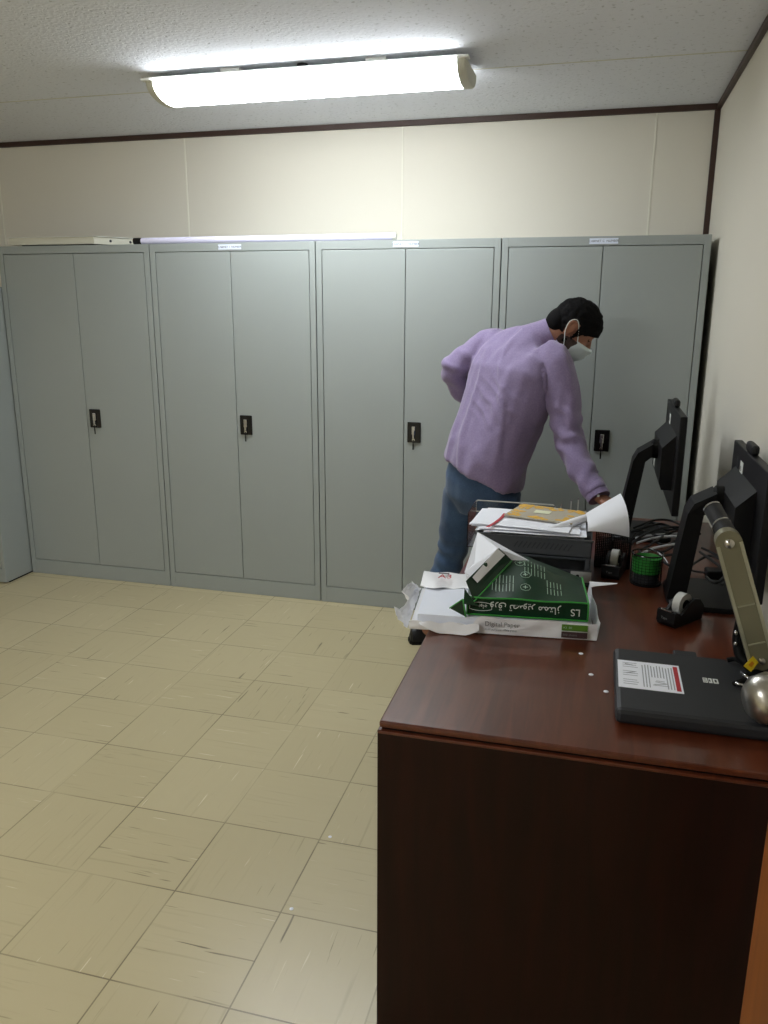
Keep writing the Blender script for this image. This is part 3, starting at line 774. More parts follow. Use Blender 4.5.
    # green gusset joining band and pack
    g1 = [P(463.5, 604, -1.985), P(464.5, 588, -1.97), P(474, 602, -1.979), P(479, 606, -1.981)]
    MB().prism(g1, (0, .002, -.001)).build('gusset', 'green_wrap', t)
    # small green triangle lying on the white paper at the left
    g3 = [P(449.5, 608, -1.975), P(463, 599, -1.98), P(466, 617, -1.985)]
    cf = MB().prism(g3, (0, .002, -.0006)).build('corner_flap', 'green_wrap', t)
    MB().tube([g3[0]+V((0, -.001, 0)), g3[1]+V((0, -.001, 0))], .0016, 5).build('edge_stripe', 'green_edge', cf)
    MB().tube([g3[1]+V((0, -.001, 0)), g3[2]+V((0, -.001, 0))], .0022, 5).build('edge_stripe', 'green_edge', cf)
    # white inside of the wrapper, standing up as a triangle
    tri = [P(464.5, 572, -1.915), P(477.5, 532, -1.73), P(497, 543, -1.75), P(529, 560.5, -1.785), P(511, 560.2, -1.805), P(498, 548.5, -1.822), P(473, 577.5, -1.928)]
    MB().prism(tri, (.0, .0012, .0)).build('inner_flap', 'paper', t)
    MB().prism([P(464.5, 572, -1.914), P(473, 577.5, -1.926), P(478, 584, -1.930), P(469, 587, -1.935)], (0, .002, 0)).build('inner_flap', 'paper', t)
green_ream()

# ------------------------------------------------------------------ letter tray with loose papers
TX0, TX1, TY0, TY1 = -.755, -.418, -1.56, -1.27
def letter_tray():
    t = thing('letter_tray', 'dark grey two-tier letter tray overflowing with papers, behind the green pack', 'letter tray', ((TX0+TX1)/2, (TY0+TY1)/2, DZ))
    for k, (za, hh) in enumerate(((DZ+.001, .05), (DZ+.088, .055))):
        b = MB(); th = .004
        b.box2((TX0, TY0, za), (TX1, TY1, za+.004), .001)
        b.box2((TX0, TY0, za), (TX1, TY0+th, za+hh), .001); b.box2((TX0, TY0, za), (TX0+th, TY1, za+hh), .001)
        b.box2((TX0, TY1-th, za), (TX1, TY1, za+hh), .001); b.box2((TX1-th, TY0, za), (TX1, TY1, za+hh), .001)
        b.box2((TX0-.004, TY0-.004, za+hh-.005), (TX1+.004, TY0+.002, za+hh), .001)
        tr = b.build('tray', 'tray_grey', t)
        s = MB()
        for q in range(13):
            xx = TX0+.12+.013*q
            s.box((xx, TY0-.0002, za+hh*.52), (.0035, .0012, .022), Matrix.Rotation(.55, 3, 'Y'))
        if k: s.build('slot', 'charcoal', tr)
    for x in (TX0+.0105, TX1-.0105):
        for y in (TY0+.012, TY1-.012): MB().box2((x-.006, y-.006, DZ+.0055), (x+.006, y+.006, DZ+.0875), .001).build('corner_post', 'tray_grey', t)
    # metal corner plate on the right
    c = MB().box2((TX1-.055, TY0-.0052, DZ+.016), (TX1+.004, TY0-.0040, DZ+.048), .0005).build('corner_plate', 'steel_brushed', t)
    MB().lathe([(0, 0), (.005, 0), (.005, .0006), (0, .0006)], (TX1-.035, TY0-.0053, DZ+.034), axis=(0, -1, 0), n=14).build('plate_hole', 'print_black', c)
letter_tray()
def loose_papers():
    zb = DZ+.0925
    o = MB().box(((TX0+TX1)/2-.005, (TY0+TY1)/2, zb+.0255), (.297, .21, .0505), rotz(.02), .0008).build('paper_stack', 'paper_stack')
    tag(o, 'thick stack of white papers filling the dark letter tray', 'paper', kind='stuff')
    z = zb+.0535
    spec = [(-.010, -.022, -.03, 0), (.012, -.036, .035, 1), (-.020, -.010, -.10, 2), (-.006, -.026, .02, 3), (-.030, -.004, -.05, 5), (-.022, -.014, -.14, 4)]
    ZK = {0: 0, 1: 1, 2: 2, 3: 3, 5: 4, 4: 5}
    for dx, dy, a, k in spec:
        sh = MB(); R = rotz(a); rows = []
        for j in range(7):
            row = []
            for i in range(9):
                lx = -.1485+.297*i/8; ly = -.105+.21*j/6
                p = R @ V((lx, ly, 0))
                sag = -.0016*max(0, (-lx-.09)/.05)**2
                row.append(V(((TX0+TX1)/2-.012+dx+p.x, (TY0+TY1)/2+dy+p.y, z+.0026*ZK[k]+sag+.0006*math.sin(i*.8+k))))
            rows.append(row)
        sh.grid(rows).solidify(.0008)
        if k == 4:
            o = sh.build('paper_sheet', 'paper'); tag(o, 'white sheet with a red stripe on the paper pile in the dark tray', 'paper', 'loose sheets on the letter tray')
            zs = z+.0026*ZK[k]+.0022
            A0, A1 = PZ(487.5, 527, zs), PZ(505, 513.5, zs); n_ = V((A1.y-A0.y, A0.x-A1.x, 0)).normalized()
            st = MB(); st.grid([[A0.lerp(A1, q/9)+n_*(w2+.006*math.sin(q/9*math.pi)) for q in range(10)] for w2 in (-.005, .005)]).solidify(.0005); st.build('red_stripe', 'print_red', o)
        else:
            o = sh.build('paper_sheet', 'paper'); tag(o, 'plain white sheet in the loose pile on the dark letter tray', 'paper', 'loose sheets on the letter tray')
    # booklet with yellow ornaments
    zz = z+.0165
    cx, cy, a = -.563, -1.372, -.26
    t = thing('booklet', 'beige booklet with yellow floral border lying on the paper pile', 'booklet', (cx, cy, zz))
    R = rotz(a)
    MB().box((cx, cy, zz+.003), (.215, .165, .005), R, .0008).build('cover', 'booklet_beige', t)
    pr = MB()
    for i in range(90):
        side = random.random(); lx = random.uniform(-.1, .1); ly = random.uniform(-.075, .075)
        if side < .4: ly = random.uniform(.045, .076)
        elif side < .65: lx = random.uniform(-.102, -.07)
        elif side < .8: lx = random.uniform(.075, .1)
        else: ly = random.uniform(-.077, -.06)
        p = R @ V((lx, ly, 0)); r_ = random.uniform(.005, .013)
        n_ = 7; pr.prism([V((cx+p.x+r_*math.cos(q*2*math.pi/n_)*random.uniform(.6, 1.2), cy+p.y+r_*math.sin(q*2*math.pi/n_)*random.uniform(.6, 1.2), zz+.0055)) for q in range(n_)], (0, 0, .0004+.0004*random.random()))
    pr.build('floral_print', 'gold_print', t)
    p = R @ V((-.012, .002, 0))
    n = MB(); n.box((cx+p.x, cy+p.y, zz+.0068), (.05, .036, .0008), rotz(a+.1)); o = n.build('sticky_note', 'sticky'); tag(o, 'pale sticky note on the beige flowery booklet', 'note')
    # black clip and curled sheet
    c0 = P(551, 532, -1.53)
    # curled white sheet: rolled at its left, fanning out past the tray on the right
    rows = []
    Ltop = [P(586, 513.5, -1.43), P(594, 508.5, -1.40), P(606, 502, -1.37), P(620.5, 493.6, -1.33)]
    Lmid = [P(587.5, 522, -1.505), P(597, 519, -1.495), P(612, 516.5, -1.475), P(627.6, 512.5, -1.45)]
    Lbot = [P(587.5, 531.5, -1.545), P(597, 531.5, -1.535), P(610, 533, -1.51), P(629, 537, -1.48)]
    def bez(ps, t):
        s = 1-t; return ps[0]*s**3+ps[1]*3*s*s*t+ps[2]*3*s*t*t+ps[3]*t**3
    def qd(a, b, c, t): # through a, b (mid), c
        return a*((1-t)*(1-2*t))+b*(4*t*(1-t))+c*(t*(2*t-1))
    for j in range(13):
        v = j/12; row = []
        for i in range(21):
            u = i/20
            a, b, c = [qd(L[0], (L[1]+L[2])/2, L[3], u) for L in (Ltop, Lmid, Lbot)]
            p = qd(a, b, c, v)
            row.append(p)
        rows.append(row)
    s = MB(); s.grid(rows).solidify(.0008); o = s.build('curled_sheet', 'paper')
    tag(o, 'white sheet curling out to the right of the paper pile', 'paper')
    rl = MB(); ra = P(549, 533, -1.515)+V((0, .01, .006)); rb = P(588, 518, -1.43)+V((0, 0, .002))
    rl.tube([ra, rb], [.011, .012], 18); o = rl.build('paper_roll', 'paper'); tag(o, 'narrow rolled white paper along the front right of the pile', 'paper')
    ck = MB(); ck.tube([ra-(rb-ra).normalized()*.006, ra-(rb-ra).normalized()*.0005], [.008, .0085], 14); ck.tube([ra-(rb-ra).normalized()*.004+V((-.018, .004, 0)), ra-(rb-ra).normalized()*.004], .005, 10)
    o = ck.build('binder_clip', 'black_plastic'); tag(o, 'small black clip at the end of the rolled white paper', 'clip')
loose_papers()

def acrylic_tray():
    t = thing('acrylic_tray', 'clear acrylic tray behind the paper pile', 'tray', (-.62, -1.13, DZ))
    a = P(476, 500, -1.06); b = P(555, 504, -1.06)
    x0, x1, zt = a.x, b.x, a.z; y0, y1 = -1.25, -1.06
    m = MB(); th = .003
    m.box2((x0, y0, DZ+.001), (x1, y1, DZ+.004)); m.box2((x0, y1-th, DZ+.001), (x1, y1, zt), .001)
    m.box2((x0, y0, DZ+.001), (x0+th, y1, zt), .001); m.box2((x1-th, y0, DZ+.001), (x1, y1, zt), .001)
    m.build('walls', 'acrylic', t)
    r = MB(); k = .0022; zl = P(476, 511, -1.06).z
    loop = [V((x0+.006, y1-.002, zt)), V((x1-.006, y1-.002, zt)), V((x1, y1-.002, zt-.006)), V((x1, y1-.002, zl+.004)), V((x1-.004, y1-.002, zl)), V((x0+.004, y1-.002, zl)), V((x0, y1-.002, zl+.004)), V((x0, y1-.002, zt-.006)), V((x0+.006, y1-.002, zt))]
    r.tube(loop, k, 8, cap=False); r.build('rim', 'tape_clear', t)
    t2 = thing('acrylic_sorter', 'clear acrylic sorter with upright dividers beside the clear tray', 'sorter', (-.45, -1.1, DZ))
    xs = [P(p_, 505, -1.08).x for p_ in (561, 571, 578)]
    MB().box2((xs[0]-.01, -1.16, DZ+.001), (xs[-1]+.012, -1.04, DZ+.005), .001).build('base', 'acrylic', t2)
    for i, x in enumerate(xs):
        zt2 = P(571, [507, 501, 499][i], -1.08).z
        d = MB().box2((x-.001, -1.085, DZ+.004), (x+.0015, -1.05, zt2), .0005).build('divider', 'acrylic', t2)
        MB().box2((x-.0016, -1.0885, DZ+.006), (x+.0022, -1.0845, zt2), .0006).build('bright_edge', 'tape_clear', d)
acrylic_tray()

# ------------------------------------------------------------------ small desk things
def tape_dispenser(label, loc, ang, s=1.0, mark=True):
    t = thing('tape_dispenser', label, 'tape dispenser', (0, 0, 0), 'black tape dispensers')
    # profile in local (x forward = cutter end, z up); extruded along y
    pf = [(-.062, 0), (.058, 0), (.066, .012), (.064, .038), (.058, .042), (.040, .030), (.026, .018), (.008, .014), (-.006, .018), (-.018, .030), (-.030, .046), (-.046, .050), (-.060, .040), (-.068, .016)]
    wd = .052
    X = Matrix.Translation(V(loc)) @ Matrix.Rotation(ang, 4, 'Z') @ Matrix.Scale(s, 4)
    def tr(p): return X @ V(p)
    def side(y0, y1, pr_): return MB().prism([tr((x, y0, z)) for x, z in pr_], X.to_3x3() @ V((0, y1-y0, 0)))
    side(-wd/2, wd/2, [(-.062, 0), (.058, 0), (.066, .012), (.064, .040), (.056, .042), (.040, .022), (.0, .014), (-.062, .016)]).build('base', 'black_plastic', t)
    for y in (-wd/2, wd/2-.008):
        side(y, y+.008, [(-.068, .010), (.040, .010), (.054, .040), (.036, .030), (.024, .034), (.002, .052), (-.022, .062), (-.046, .056), (-.066, .036)]).build('cheek', 'black_plastic', t)
    MB().box(tr((.0605, 0, .0425)), (.010*s, .030*s, .003*s), rotz(ang), .0005).build('cutter', 'chrome', t)
    ro = MB(); c = tr((-.004, 0, .046)); ax = rotz(ang) @ V((0, 1, 0)); hwid = .0105*s
    ro.lathe([(.013*s, -hwid), (.029*s, -hwid), (.029*s, hwid), (.013*s, hwid), (.013*s, -hwid)], c, axis=ax, n=28)
    r = ro.build('tape_roll', 'tape_clear', t)
    MB().lathe([(0, -hwid*1.2), (.0128*s, -hwid*1.2), (.0128*s, hwid*1.2), (0, hwid*1.2)], c, axis=ax, n=20).build('hub', 'black_matte', r)
    if mark:
        R = rotz(ang); text('lettering', 'Tape', tr((.0665, -.012, .022)), R @ V((0, 1, 0)), (0, 0, 1), .009*s, 'print_grey', t, .0002, 'LEFT', .0004)
    return t
d1 = PZ(678, 622, DZ); tape_dispenser('black tape dispenser beside the document camera and near monitor', (d1.x+.004, d1.y+.01, DZ+.001), math.radians(-128), 1.0)
d2 = PZ(612, 578, DZ); tape_dispenser('black tape dispenser under the curled sheet, beside the pencil cup', (d2.x+.006, d2.y+.045, DZ+.001), math.radians(-102), 1.0)

def pencil_cup():
    c = V((-.258, -1.475, DZ+.001)); r = .044; h = .092
    t = thing('pencil_cup', 'black wire pencil cup with green inner holder, on the desk', 'pencil cup', c)
    m = MB()
    for k in range(11): m.tube([c+V((r*math.cos(a), r*math.sin(a), .004+h*.94*k/10)) for a in [2*math.pi*i/28 for i in range(29)]], .0006, 4, cap=False)
    for k in range(26):
        a = 2*math.pi*k/26; p = V((r*math.cos(a), r*math.sin(a), 0)); m.tube([c+p, c+p+V((0, 0, h))], .0006, 4)
    m.build('wire_mesh', 'black_matte', t)
    MB().lathe([(0, 0), (r, 0), (r, .004), (0, .004)], c, n=28).build('bottom', 'black_matte', t)
    MB().tube([c+V((r*math.cos(a), r*math.sin(a), h)) for a in [2*math.pi*i/32 for i in range(33)]], .0026, 8, cap=False).build('rim', 'black_gloss', t)
    MB().lathe([(.0, .034), (.036, .034), (.0405, .036), (.0415, .080), (.040, .081), (.038, .072), (.0, .068)], c, n=28).build('green_holder', 'green_bright', t)
    MB().lathe([(.0, .006), (.036, .006), (.036, .033), (.0, .033)], c, n=28).build('dark_contents', 'charcoal', t)
pencil_cup()

def mesh_organizer():
    x0, x1, y0, y1, h = -.405, -.300, -1.355, -1.255, .10
    t = thing('mesh_organizer', 'black wire mesh organizer beneath the curled sheet, behind the farther tape dispenser', 'organizer', ((x0+x1)/2, (y0+y1)/2, DZ))
    m = MB(); z = DZ+.001
    n = 18
    for k in range(n+1):
        f = k/n
        for (a, b) in (((x0, y0), (x1, y0)), ((x1, y0), (x1, y1)), ((x1, y1), (x0, y1)), ((x0, y1), (x0, y0))):
            p = V((a[0]+(b[0]-a[0])*f, a[1]+(b[1]-a[1])*f, z)); g = V((b[0]-a[0], b[1]-a[1], 0))*.25
            q1 = p+V((0, 0, h)); m.tube([p, q1], .0014, 4)
        m.tube([V((x0, y0, z+h*f)), V((x1, y0, z+h*f)), V((x1, y1, z+h*f)), V((x0, y1, z+h*f)), V((x0, y0, z+h*f))], .0011, 4)
    m.build('wire_mesh', 'black_matte', t)
    MB().box2((x0, y0, z), (x1, y1, z+.003)).build('bottom', 'black_matte', t)
    MB().box2((x0+.048, y0, z+.003), (x0+.051, y1, z+h*.9)).build('divider', 'black_matte', t)
mesh_organizer()

def cables():
    zz = DZ+.006
    def on(px, py, z=zz): return PZ(px, py, z)
    blk = [[(628, 541), (650, 523), (668, 530), (690, 524), (700, 534)], [(634, 528), (655, 520), (675, 522), (690, 535), (680, 545)],
           [(620, 538), (640, 530), (660, 536), (682, 530), (694, 545)], [(668, 533), (650, 545), (640, 552), (660, 556), (684, 552)],
           [(676, 575), (668, 580), (690, 566), (708, 556), (722, 560)], [(702, 548), (718, 556), (728, 566), (732, 578), (722, 585)],
           [(700, 552), (714, 562), (725, 573), (716, 583), (706, 577)],
           [(626, 534), (646, 527), (662, 524), (680, 530), (697, 529)], [(630, 545), (642, 536), (656, 530), (672, 527), (686, 528)],
           [(648, 549), (662, 552), (676, 546), (686, 553), (680, 562)], [(664, 562), (672, 566), (682, 560), (688, 566), (680, 574)],
           [(622, 543), (636, 541), (650, 540), (664, 545), (676, 541)]]
    for k, c in enumerate(blk):
        if k in (4, 5, 6):
            pts = [on(px, py, zz+.012+.004*k) for px, py in c]
        else:
            pts = [on(px, py, zz+.014+.007*(i % 2)+.0035*(k % 9)) for i, (px, py) in enumerate(c)]
        o = MB().tube(pts, .0042, 8, spline=8).build('cable', 'cable_black')
        tag(o, 'black cable in the tangle between the two monitors', 'cable', 'black cables tangled on the desk')
    wht = [([(636, 538), (655, 535), (690, 533)], 'white cable lying straight behind the pencil cup, upper of the bundle'), ([(637, 543), (660, 537), (692, 536)], 'white cable lying straight behind the pencil cup, middle of the bundle'),
           ([(638, 556), (655, 548), (693, 541)], 'white cable lying straight behind the pencil cup, nearest of the bundle')]
    for k, (c, lb) in enumerate(wht):
        o = MB().tube([on(px, py, zz+.018+.008*k) for px, py in c], .0042, 8, spline=8).build('cable', 'cable_white'); tag(o, lb, 'cable', 'white cables behind the pencil cup')
    o = thing('cable', 'thin white cable curling down beside the pencil cup', 'cable', on(668, 570))
    pts = [on(658, 552, zz+.04), on(666, 560, zz+.03), on(670, 569, zz+.012), on(674, 573, zz)]
    MB().tube(pts, .0018, 8, spline=8).build('lead', 'cable_white', o); MB().box(pts[-1], (.014, .009, .006), rotz(.5), .001).build('plug', 'cable_white', o)
    a = on(622, 559, DZ+.006); o = MB().box(a, (.028, .016, .010), rotz(.2), .003).build('cable_plug', 'cable_white'); tag(o, 'small white plug between tape dispenser and pencil cup', 'plug')
    a = on(690, 527, DZ+.02); o = thing('webcam', 'small round black gadget at the wall behind the cables', 'gadget', a)
    MB().ell(a+V((0, 0, .006)), (.028, .022, .026), None, 3).build('housing', 'black_plastic', o); MB().lathe([(0, 0), (.02, 0), (.02, .004), (0, .004)], (a.x, a.y, DZ+.001), n=16).build('foot', 'black_matte', o)
    MB().lathe([(0, 0), (.004, 0), (.004, .003), (0, .003)], a+V((0, -.021, .004)), axis=(0, -1, 0), n=10).build('lens', 'chrome', o)
    o = thing('power_adapter', 'black power adapter brick lying behind the near monitor\'s foot', 'adapter', on(706, 578))
    c = V((-.05, -1.375, DZ+.016)); MB().box(c, (.06, .05, .028), rotz(.1), .005).build('brick', 'black_plastic', o)
    MB().tube([c+V((-.03, 0, 0)), c+V((-.06, .02, -.004)), c+V((-.07, .06, -.010))], .0035, 8, spline=6).build('lead', 'cable_black', o)
cables()
for (px, py), lb in (((581, 654), 'white paper dot on the desk, nearest the torn wrapper'), ((591, 675), 'white paper dot on the desk, middle of three'), ((606, 692), 'white paper dot on the desk, nearest the document camera')):
    c = PZ(px, py, DZ)
    o = MB().lathe([(0, 0), (.0052, 0), (.0056, .0012), (.003, .0022), (0, .0024)], (c.x, c.y, DZ+.0003), n=12).build('paper_dot', 'paper'); tag(o, lb, 'scrap', 'white dots on the desk')
for (px, py), lb in (((330, 837), 'white speck on the floor tiles, farther of two'), ((291.5, 909), 'white speck on the floor tiles, nearer of two')):
    c = PZ(px, py, 0)
    o = MB().lathe([(0, 0), (.0055, 0), (.0055, .001), (.003, .002), (0, .002)], (c.x, c.y, .0002), n=10).build('paper_speck', 'paper'); tag(o, lb, 'scrap', 'white specks on the floor')

# ================================================================== PERSON
def person():
    Fd = V((.64, .77, 0)); Rd = V((.77, -.64, 0))
    root = thing('person', 'man in lilac shirt, blue jeans and face mask bending over the desk', 'person', (-1.0, -.42, 0))
    # ---- torso stations: photo centre, depth, half width, half depth
    st = [((483, 474), -.50, .197, .150), ((488, 452), -.49, .187, .150), ((498, 427), -.47, .186, .146), ((507, 402), -.45, .194, .146),
          ((514, 377), -.425, .205, .145), ((519, 361), -.40, .203, .122), ((523, 349), -.387, .172, .088), ((531, 341), -.376, .110, .066), ((541, 336), -.372, .072, .058)]
    C = [P(p[0], p[1], y) for p, y, a, b in st]
    def axes(i, k=1.):
        S = (C[min(i+1, len(C)-1)]-C[max(0, i-1)]).normalized()
        Wd = V((.77, -.64, -.26)); Wd = (Wd-S*Wd.dot(S)*(.75 if i > 0 else .9)).normalized(); Dd = S.cross(Wd).normalized()
        return Wd, Dd
    def torso(grow, i0=0, i1=None):
        rings = []
        for i in range(i0, i1 or len(st)):
            Wd, Dd = axes(i); _, _, a, b = st[i]
            if i == 0: Wd = V((.76, -.63, -.30)).normalized()
            rings.append(ring(C[i], Wd*(a+grow), Dd*(b+grow), 32, 2.25))
        return rings
    RS = [P(545, 352, -.46), P(556, 366, -.50), P(564, 396, -.535), P(568, 437, -.575), P(580, 465, -.63), P(597, 494, -.71)]
    RR = [.070, .073, .067, .063, .058, .045]
    LS_ = [P(500, 344, -.32), P(488, 346, -.29), P(470, 357, -.31), P(453, 369, -.335), P(461, 387, -.29), P(474, 404, -.24)]
    LR = [.066, .066, .060, .054, .048, .040]
    # ---- shirt
    m = MB(); m.loft(torso(0.)); m.tube(RS, RR, 20, spline=5); m.tube(LS_, LR, 20, spline=5)
    m.ell(RS[1], (.074, .074, .076)); m.ell(LS_[1], (.068, .068, .068)); m.ell(RS[3], (.060, .060, .062)); m.ell(LS_[3], (.055, .055, .055))
    # collar stand
    nb = P(536, 341.5, -.372); nt_ = P(552.5, 333.5, -.372)
    cd = (nt_-nb).normalized()
    me = remesh(m, .0075, 7)
    S0 = (C[6]-C[0]).normalized()
    Wd, Dd = axes(3)
    elR, elL = RS[3], LS_[3]
    def fold(p, n):
        q = p-C[0]; a = q.dot(S0); b_ = q.dot(Wd); c_ = q.dot(Dd)
        # long folds running down the back
        rg = abs(noise.noise(V((b_*9+1.7*a+5, a*2.4, c_*7)))); d = .0095*(noise.noise(V((b_*12, a*1.8, c_*8+3)))) + .010*max(0, .28-rg)/.28 - .004 + .0045*noise.noise(V((b_*30+7, a*2.6, c_*20))) + .0006*noise.noise(q*45)
        # short diagonal creases on the lower back
        g = math.exp(-((a-.30)/.10)**2-((b_-.03)/.10)**2)
        d += .0065*g*max(-.3, math.sin((a*.86+b_*.5)*150+3*noise.noise(q*12)))
        g2 = math.exp(-((a-.13)/.08)**2); d += .0022*g2*math.sin(b_*60+6*noise.noise(q*8))
        # sleeve rings around the elbows
        for el, r0 in ((elR, .11), (elL, .10)):
            e = p-el; w_ = math.exp(-(e.length/r0)**2)
            d += .008*w_*math.sin(e.z*85+e.x*40+2.5*noise.noise(p*14))
        ecu = p-RS[5]; w_ = math.exp(-(ecu.length/.08)**2); d += .0006*w_*math.sin(ecu.z*150+ecu.x*60)
        return d
    for v in me.vertices: v.co = v.co+v.normal*fold(v.co.copy(), v.normal)
    b_m = bmesh.new(); b_m.from_mesh(me)
    for _ in range(2): bmesh.ops.smooth_vert(b_m, verts=b_m.verts[:], factor=.4, use_axis_x=True, use_axis_y=True, use_axis_z=True)
    b_m.to_mesh(me); b_m.free()
    me.materials.append(MATS['shirt_lilac']); sh = link('shirt', me, root)
    # collar band around the neck
    cl = MB(); rr = []
    for k, f in enumerate((-.35, .1, .6, 1.0)):
        c = nb.lerp(nt_, f); a1 = V((0, -1, 0)); a1 = (a1-cd*a1.dot(cd)).normalized(); a2 = cd.cross(a1)
        r_ = (.084, .077, .071, .068)[k]
        rr.append(ring(c, a1*r_, a2*r_*1.02, 28))
    for c, k in ((nb.lerp(nt_, .96), .064), (nb.lerp(nt_, .3), .062)):
        rr.append(ring(c, a1*k, a2*k, 28))
    cl.loft(rr, cap=False); cl.build('collar', 'shirt_lilac', sh, True)
    # shoulder yoke seam and hem line
    cuff = MB(); wv = (RS[5]-RS[4]).normalized()
    cuff.tube([RS[5]-wv*.05, RS[5]-wv*.02, RS[5]+wv*.005, RS[5]+wv*.02], [.0485, .0475, .0465, .0450], 20); cuff.build('cuff', 'shirt_lilac', sh, True)
    MB().lathe([(0, 0), (.005, 0), (.005, .002), (0, .002)], RS[5]+V((.005, -.0445, .004)), axis=(0, -1, 0), n=12).build('cuff_button', 'print_white', sh)
    wl = (LS_[5]-LS_[4]).normalized(); MB().tube([LS_[5]-wl*.02, LS_[5]+wl*.016], [.042, .041], 18).build('cuff', 'shirt_lilac', sh, True)
    # ---- jeans
    LH, LK, LA = P(464, 492, -.435), P(452, 552, -.40), V((-1.145, -.375, .085))
    RH, RK, RA = P(500, 492, -.53), V((-.80, -.545, .47)), V((-.90, -.50, .085))
    j = MB()
    pel = [ring(P(485, 462, -.49), V((.76, -.63, -.2)).normalized()*.165, V((.63, .76, .1)).normalized()*.118, 28, 2.3),
           ring(P(482, 480, -.487), V((.76, -.63, -.2)).normalized()*.178, V((.63, .76, .05)).normalized()*.132, 28, 2.3),
           ring(P(481, 496, -.482), V((.77, -.64, -.1)).normalized()*.175, V((.64, .77, 0)).normalized()*.128, 28, 2.3),
           ring(P(480, 512, -.48), V((.77, -.64, 0))*.13, V((.64, .77, 0))*.09, 28)]
    j.loft(pel)
    j.tube([LH, LH.lerp(LK, .5), LK, LK.lerp(LA, .45), LA], [.092, .082, .066, .066, .060], 20, spline=4)
    j.tube([RH, RH.lerp(RK, .5), RK, RK.lerp(RA, .45), RA], [.092, .084, .068, .064, .060], 20, spline=4)
    me = remesh(j, .008, 5)
    for v in me.vertices:
        p = v.co; d = .0035*noise.noise(V((p.x*18, p.y*18, p.z*9)))
        for kk, r0 in ((LK, .13), (RK, .13)):
            e = p-kk; d += .005*math.exp(-(e.length/r0)**2)*math.sin(e.z*85+e.x*30+2*noise.noise(p*12))
        if p.z < .22: d += .006*math.sin(p.z*110+p.x*20)*(.22-p.z)/.16
        v.co = p+v.normal*d
    me.materials.append(MATS['denim']); jn = link('jeans', me, root)
    # ---- shoes
    for A_, yaw_, nm in ((LA, .45, 'l'), (RA, .35, 'r')):
        f = V((math.cos(yaw_), math.sin(yaw_), 0)); sd = V((-f.y, f.x, 0)); g = V((A_.x, A_.y, 0))
        rr = []
        for x, w2, h in ((-.075, .020, .045), (-.068, .034, .07), (-.03, .040, .085), (.03, .043, .075), (.09, .048, .055), (.15, .046, .045), (.19, .032, .035), (.205, .012, .022)):
            rr.append([g+f*x+sd*w2*math.cos(a)+V((0, 0, .016+max(0, math.sin(a))*(h-.016)+min(0, math.sin(a))*.003)) for a in [2*math.pi*i/20 for i in range(20)]])
        s_ = MB().loft(rr).build('shoe', 'shoe_black', root)
        so = MB(); poly = []
        for x, w2 in ((-.08, .02), (-.07, .036), (-.03, .042), (.03, .043), (.09, .050), (.15, .048), (.19, .034), (.21, .012)): poly.append(g+f*x+sd*w2+V((0, 0, .001)))
        for x, w2 in reversed(((-.08, .02), (-.07, .036), (-.03, .042), (.03, .043), (.09, .050), (.15, .048), (.19, .034), (.21, .012))): poly.append(g+f*x-sd*w2+V((0, 0, .001)))
        so.prism(poly, (0, 0, .017)).build('sole', 'black_matte', s_)
    # ---- head frame
    Hc = P(571, 327, -.372)
    hf = V((.79, .10, -.60)).normalized(); hu = V((.6, .02, .8)); hu = (hu-hf*hu.dot(hf)).normalized(); hs = hf.cross(hu)   # hs = person's right, toward the camera
    if hs.y > 0: hs = -hs
    HR = Matrix((hf, hs, hu)).transposed()
    def H(a, s, b): return Hc+hf*a+hs*s+hu*b
    # ---- body (one surface: head, neck, trunk, arms, hands, legs)
    bd = MB()
    bd.ell(H(.006, 0, .030), (.094, .078, .086), HR, 4); bd.ell(H(.035, 0, .0), (.068, .066, .070), HR, 4)
    bd.ell(H(.042, 0, -.050), (.055, .055, .058), HR, 3); bd.ell(H(.062, 0, -.088), (.030, .030, .026), HR, 3)
    bd.tube([H(.088, 0, .015), H(.106, 0, -.018), H(.113, 0, -.040), H(.098, 0, -.048)], [.009, .012, .014, .010], 10, spline=3)     # nose
    bd.ell(H(.088, 0, .026), (.016, .050, .011), HR, 3)                                  # brow
    bd.ell(H(.093, 0, -.072), (.010, .024, .009), HR, 2)                                 # lips
    for sg in (-1, 1):                                                                  # ears
        bd.ell(H(-.004, .076*sg, -.004), (.018, .008, .031), HR @ Matrix.Rotation(.25*1, 3, 'Y'), 3)
        bd.tube([H(.012, .078*sg, .018), H(-.004, .086*sg, .029), H(-.020, .088*sg, .014), H(-.018, .086*sg, -.012), H(-.004, .080*sg, -.032)], .0055, 8, spline=4)
        bd.ell(H(.070, .036*sg, -.028), (.024, .02, .02), HR, 2)                         # cheek
    bd.tube([P(537, 338, -.38), P(552, 335, -.375), H(-.025, 0, -.045), H(-.01, 0, -.01)], [.062, .058, .056, .056], 18, spline=3)
    bd.loft(torso(-.028, 1)); bd.tube(RS[:-1]+[RS[5]], [r-.024 for r in RR[:-1]]+[.027], 16, spline=4); bd.tube(LS_, [r-.022 for r in LR[:-1]]+[.026], 16, spline=4)
    bd.loft([ring(P(485, 462, -.49), V((.76, -.63, -.2)).normalized()*.145, V((.63, .76, .1)).normalized()*.10, 24), ring(P(481, 496, -.482), V((.77, -.64, -.1)).normalized()*.15, V((.64, .77, 0)).normalized()*.105, 24)])
    bd.tube([LH, LH.lerp(LK, .5), LK, LA-V((0, 0, .04))], [.075, .062, .048, .036], 14, spline=3); bd.tube([RH, RH.lerp(RK, .5), RK, RA-V((0, 0, .04))], [.075, .062, .048, .036], 14, spline=3)
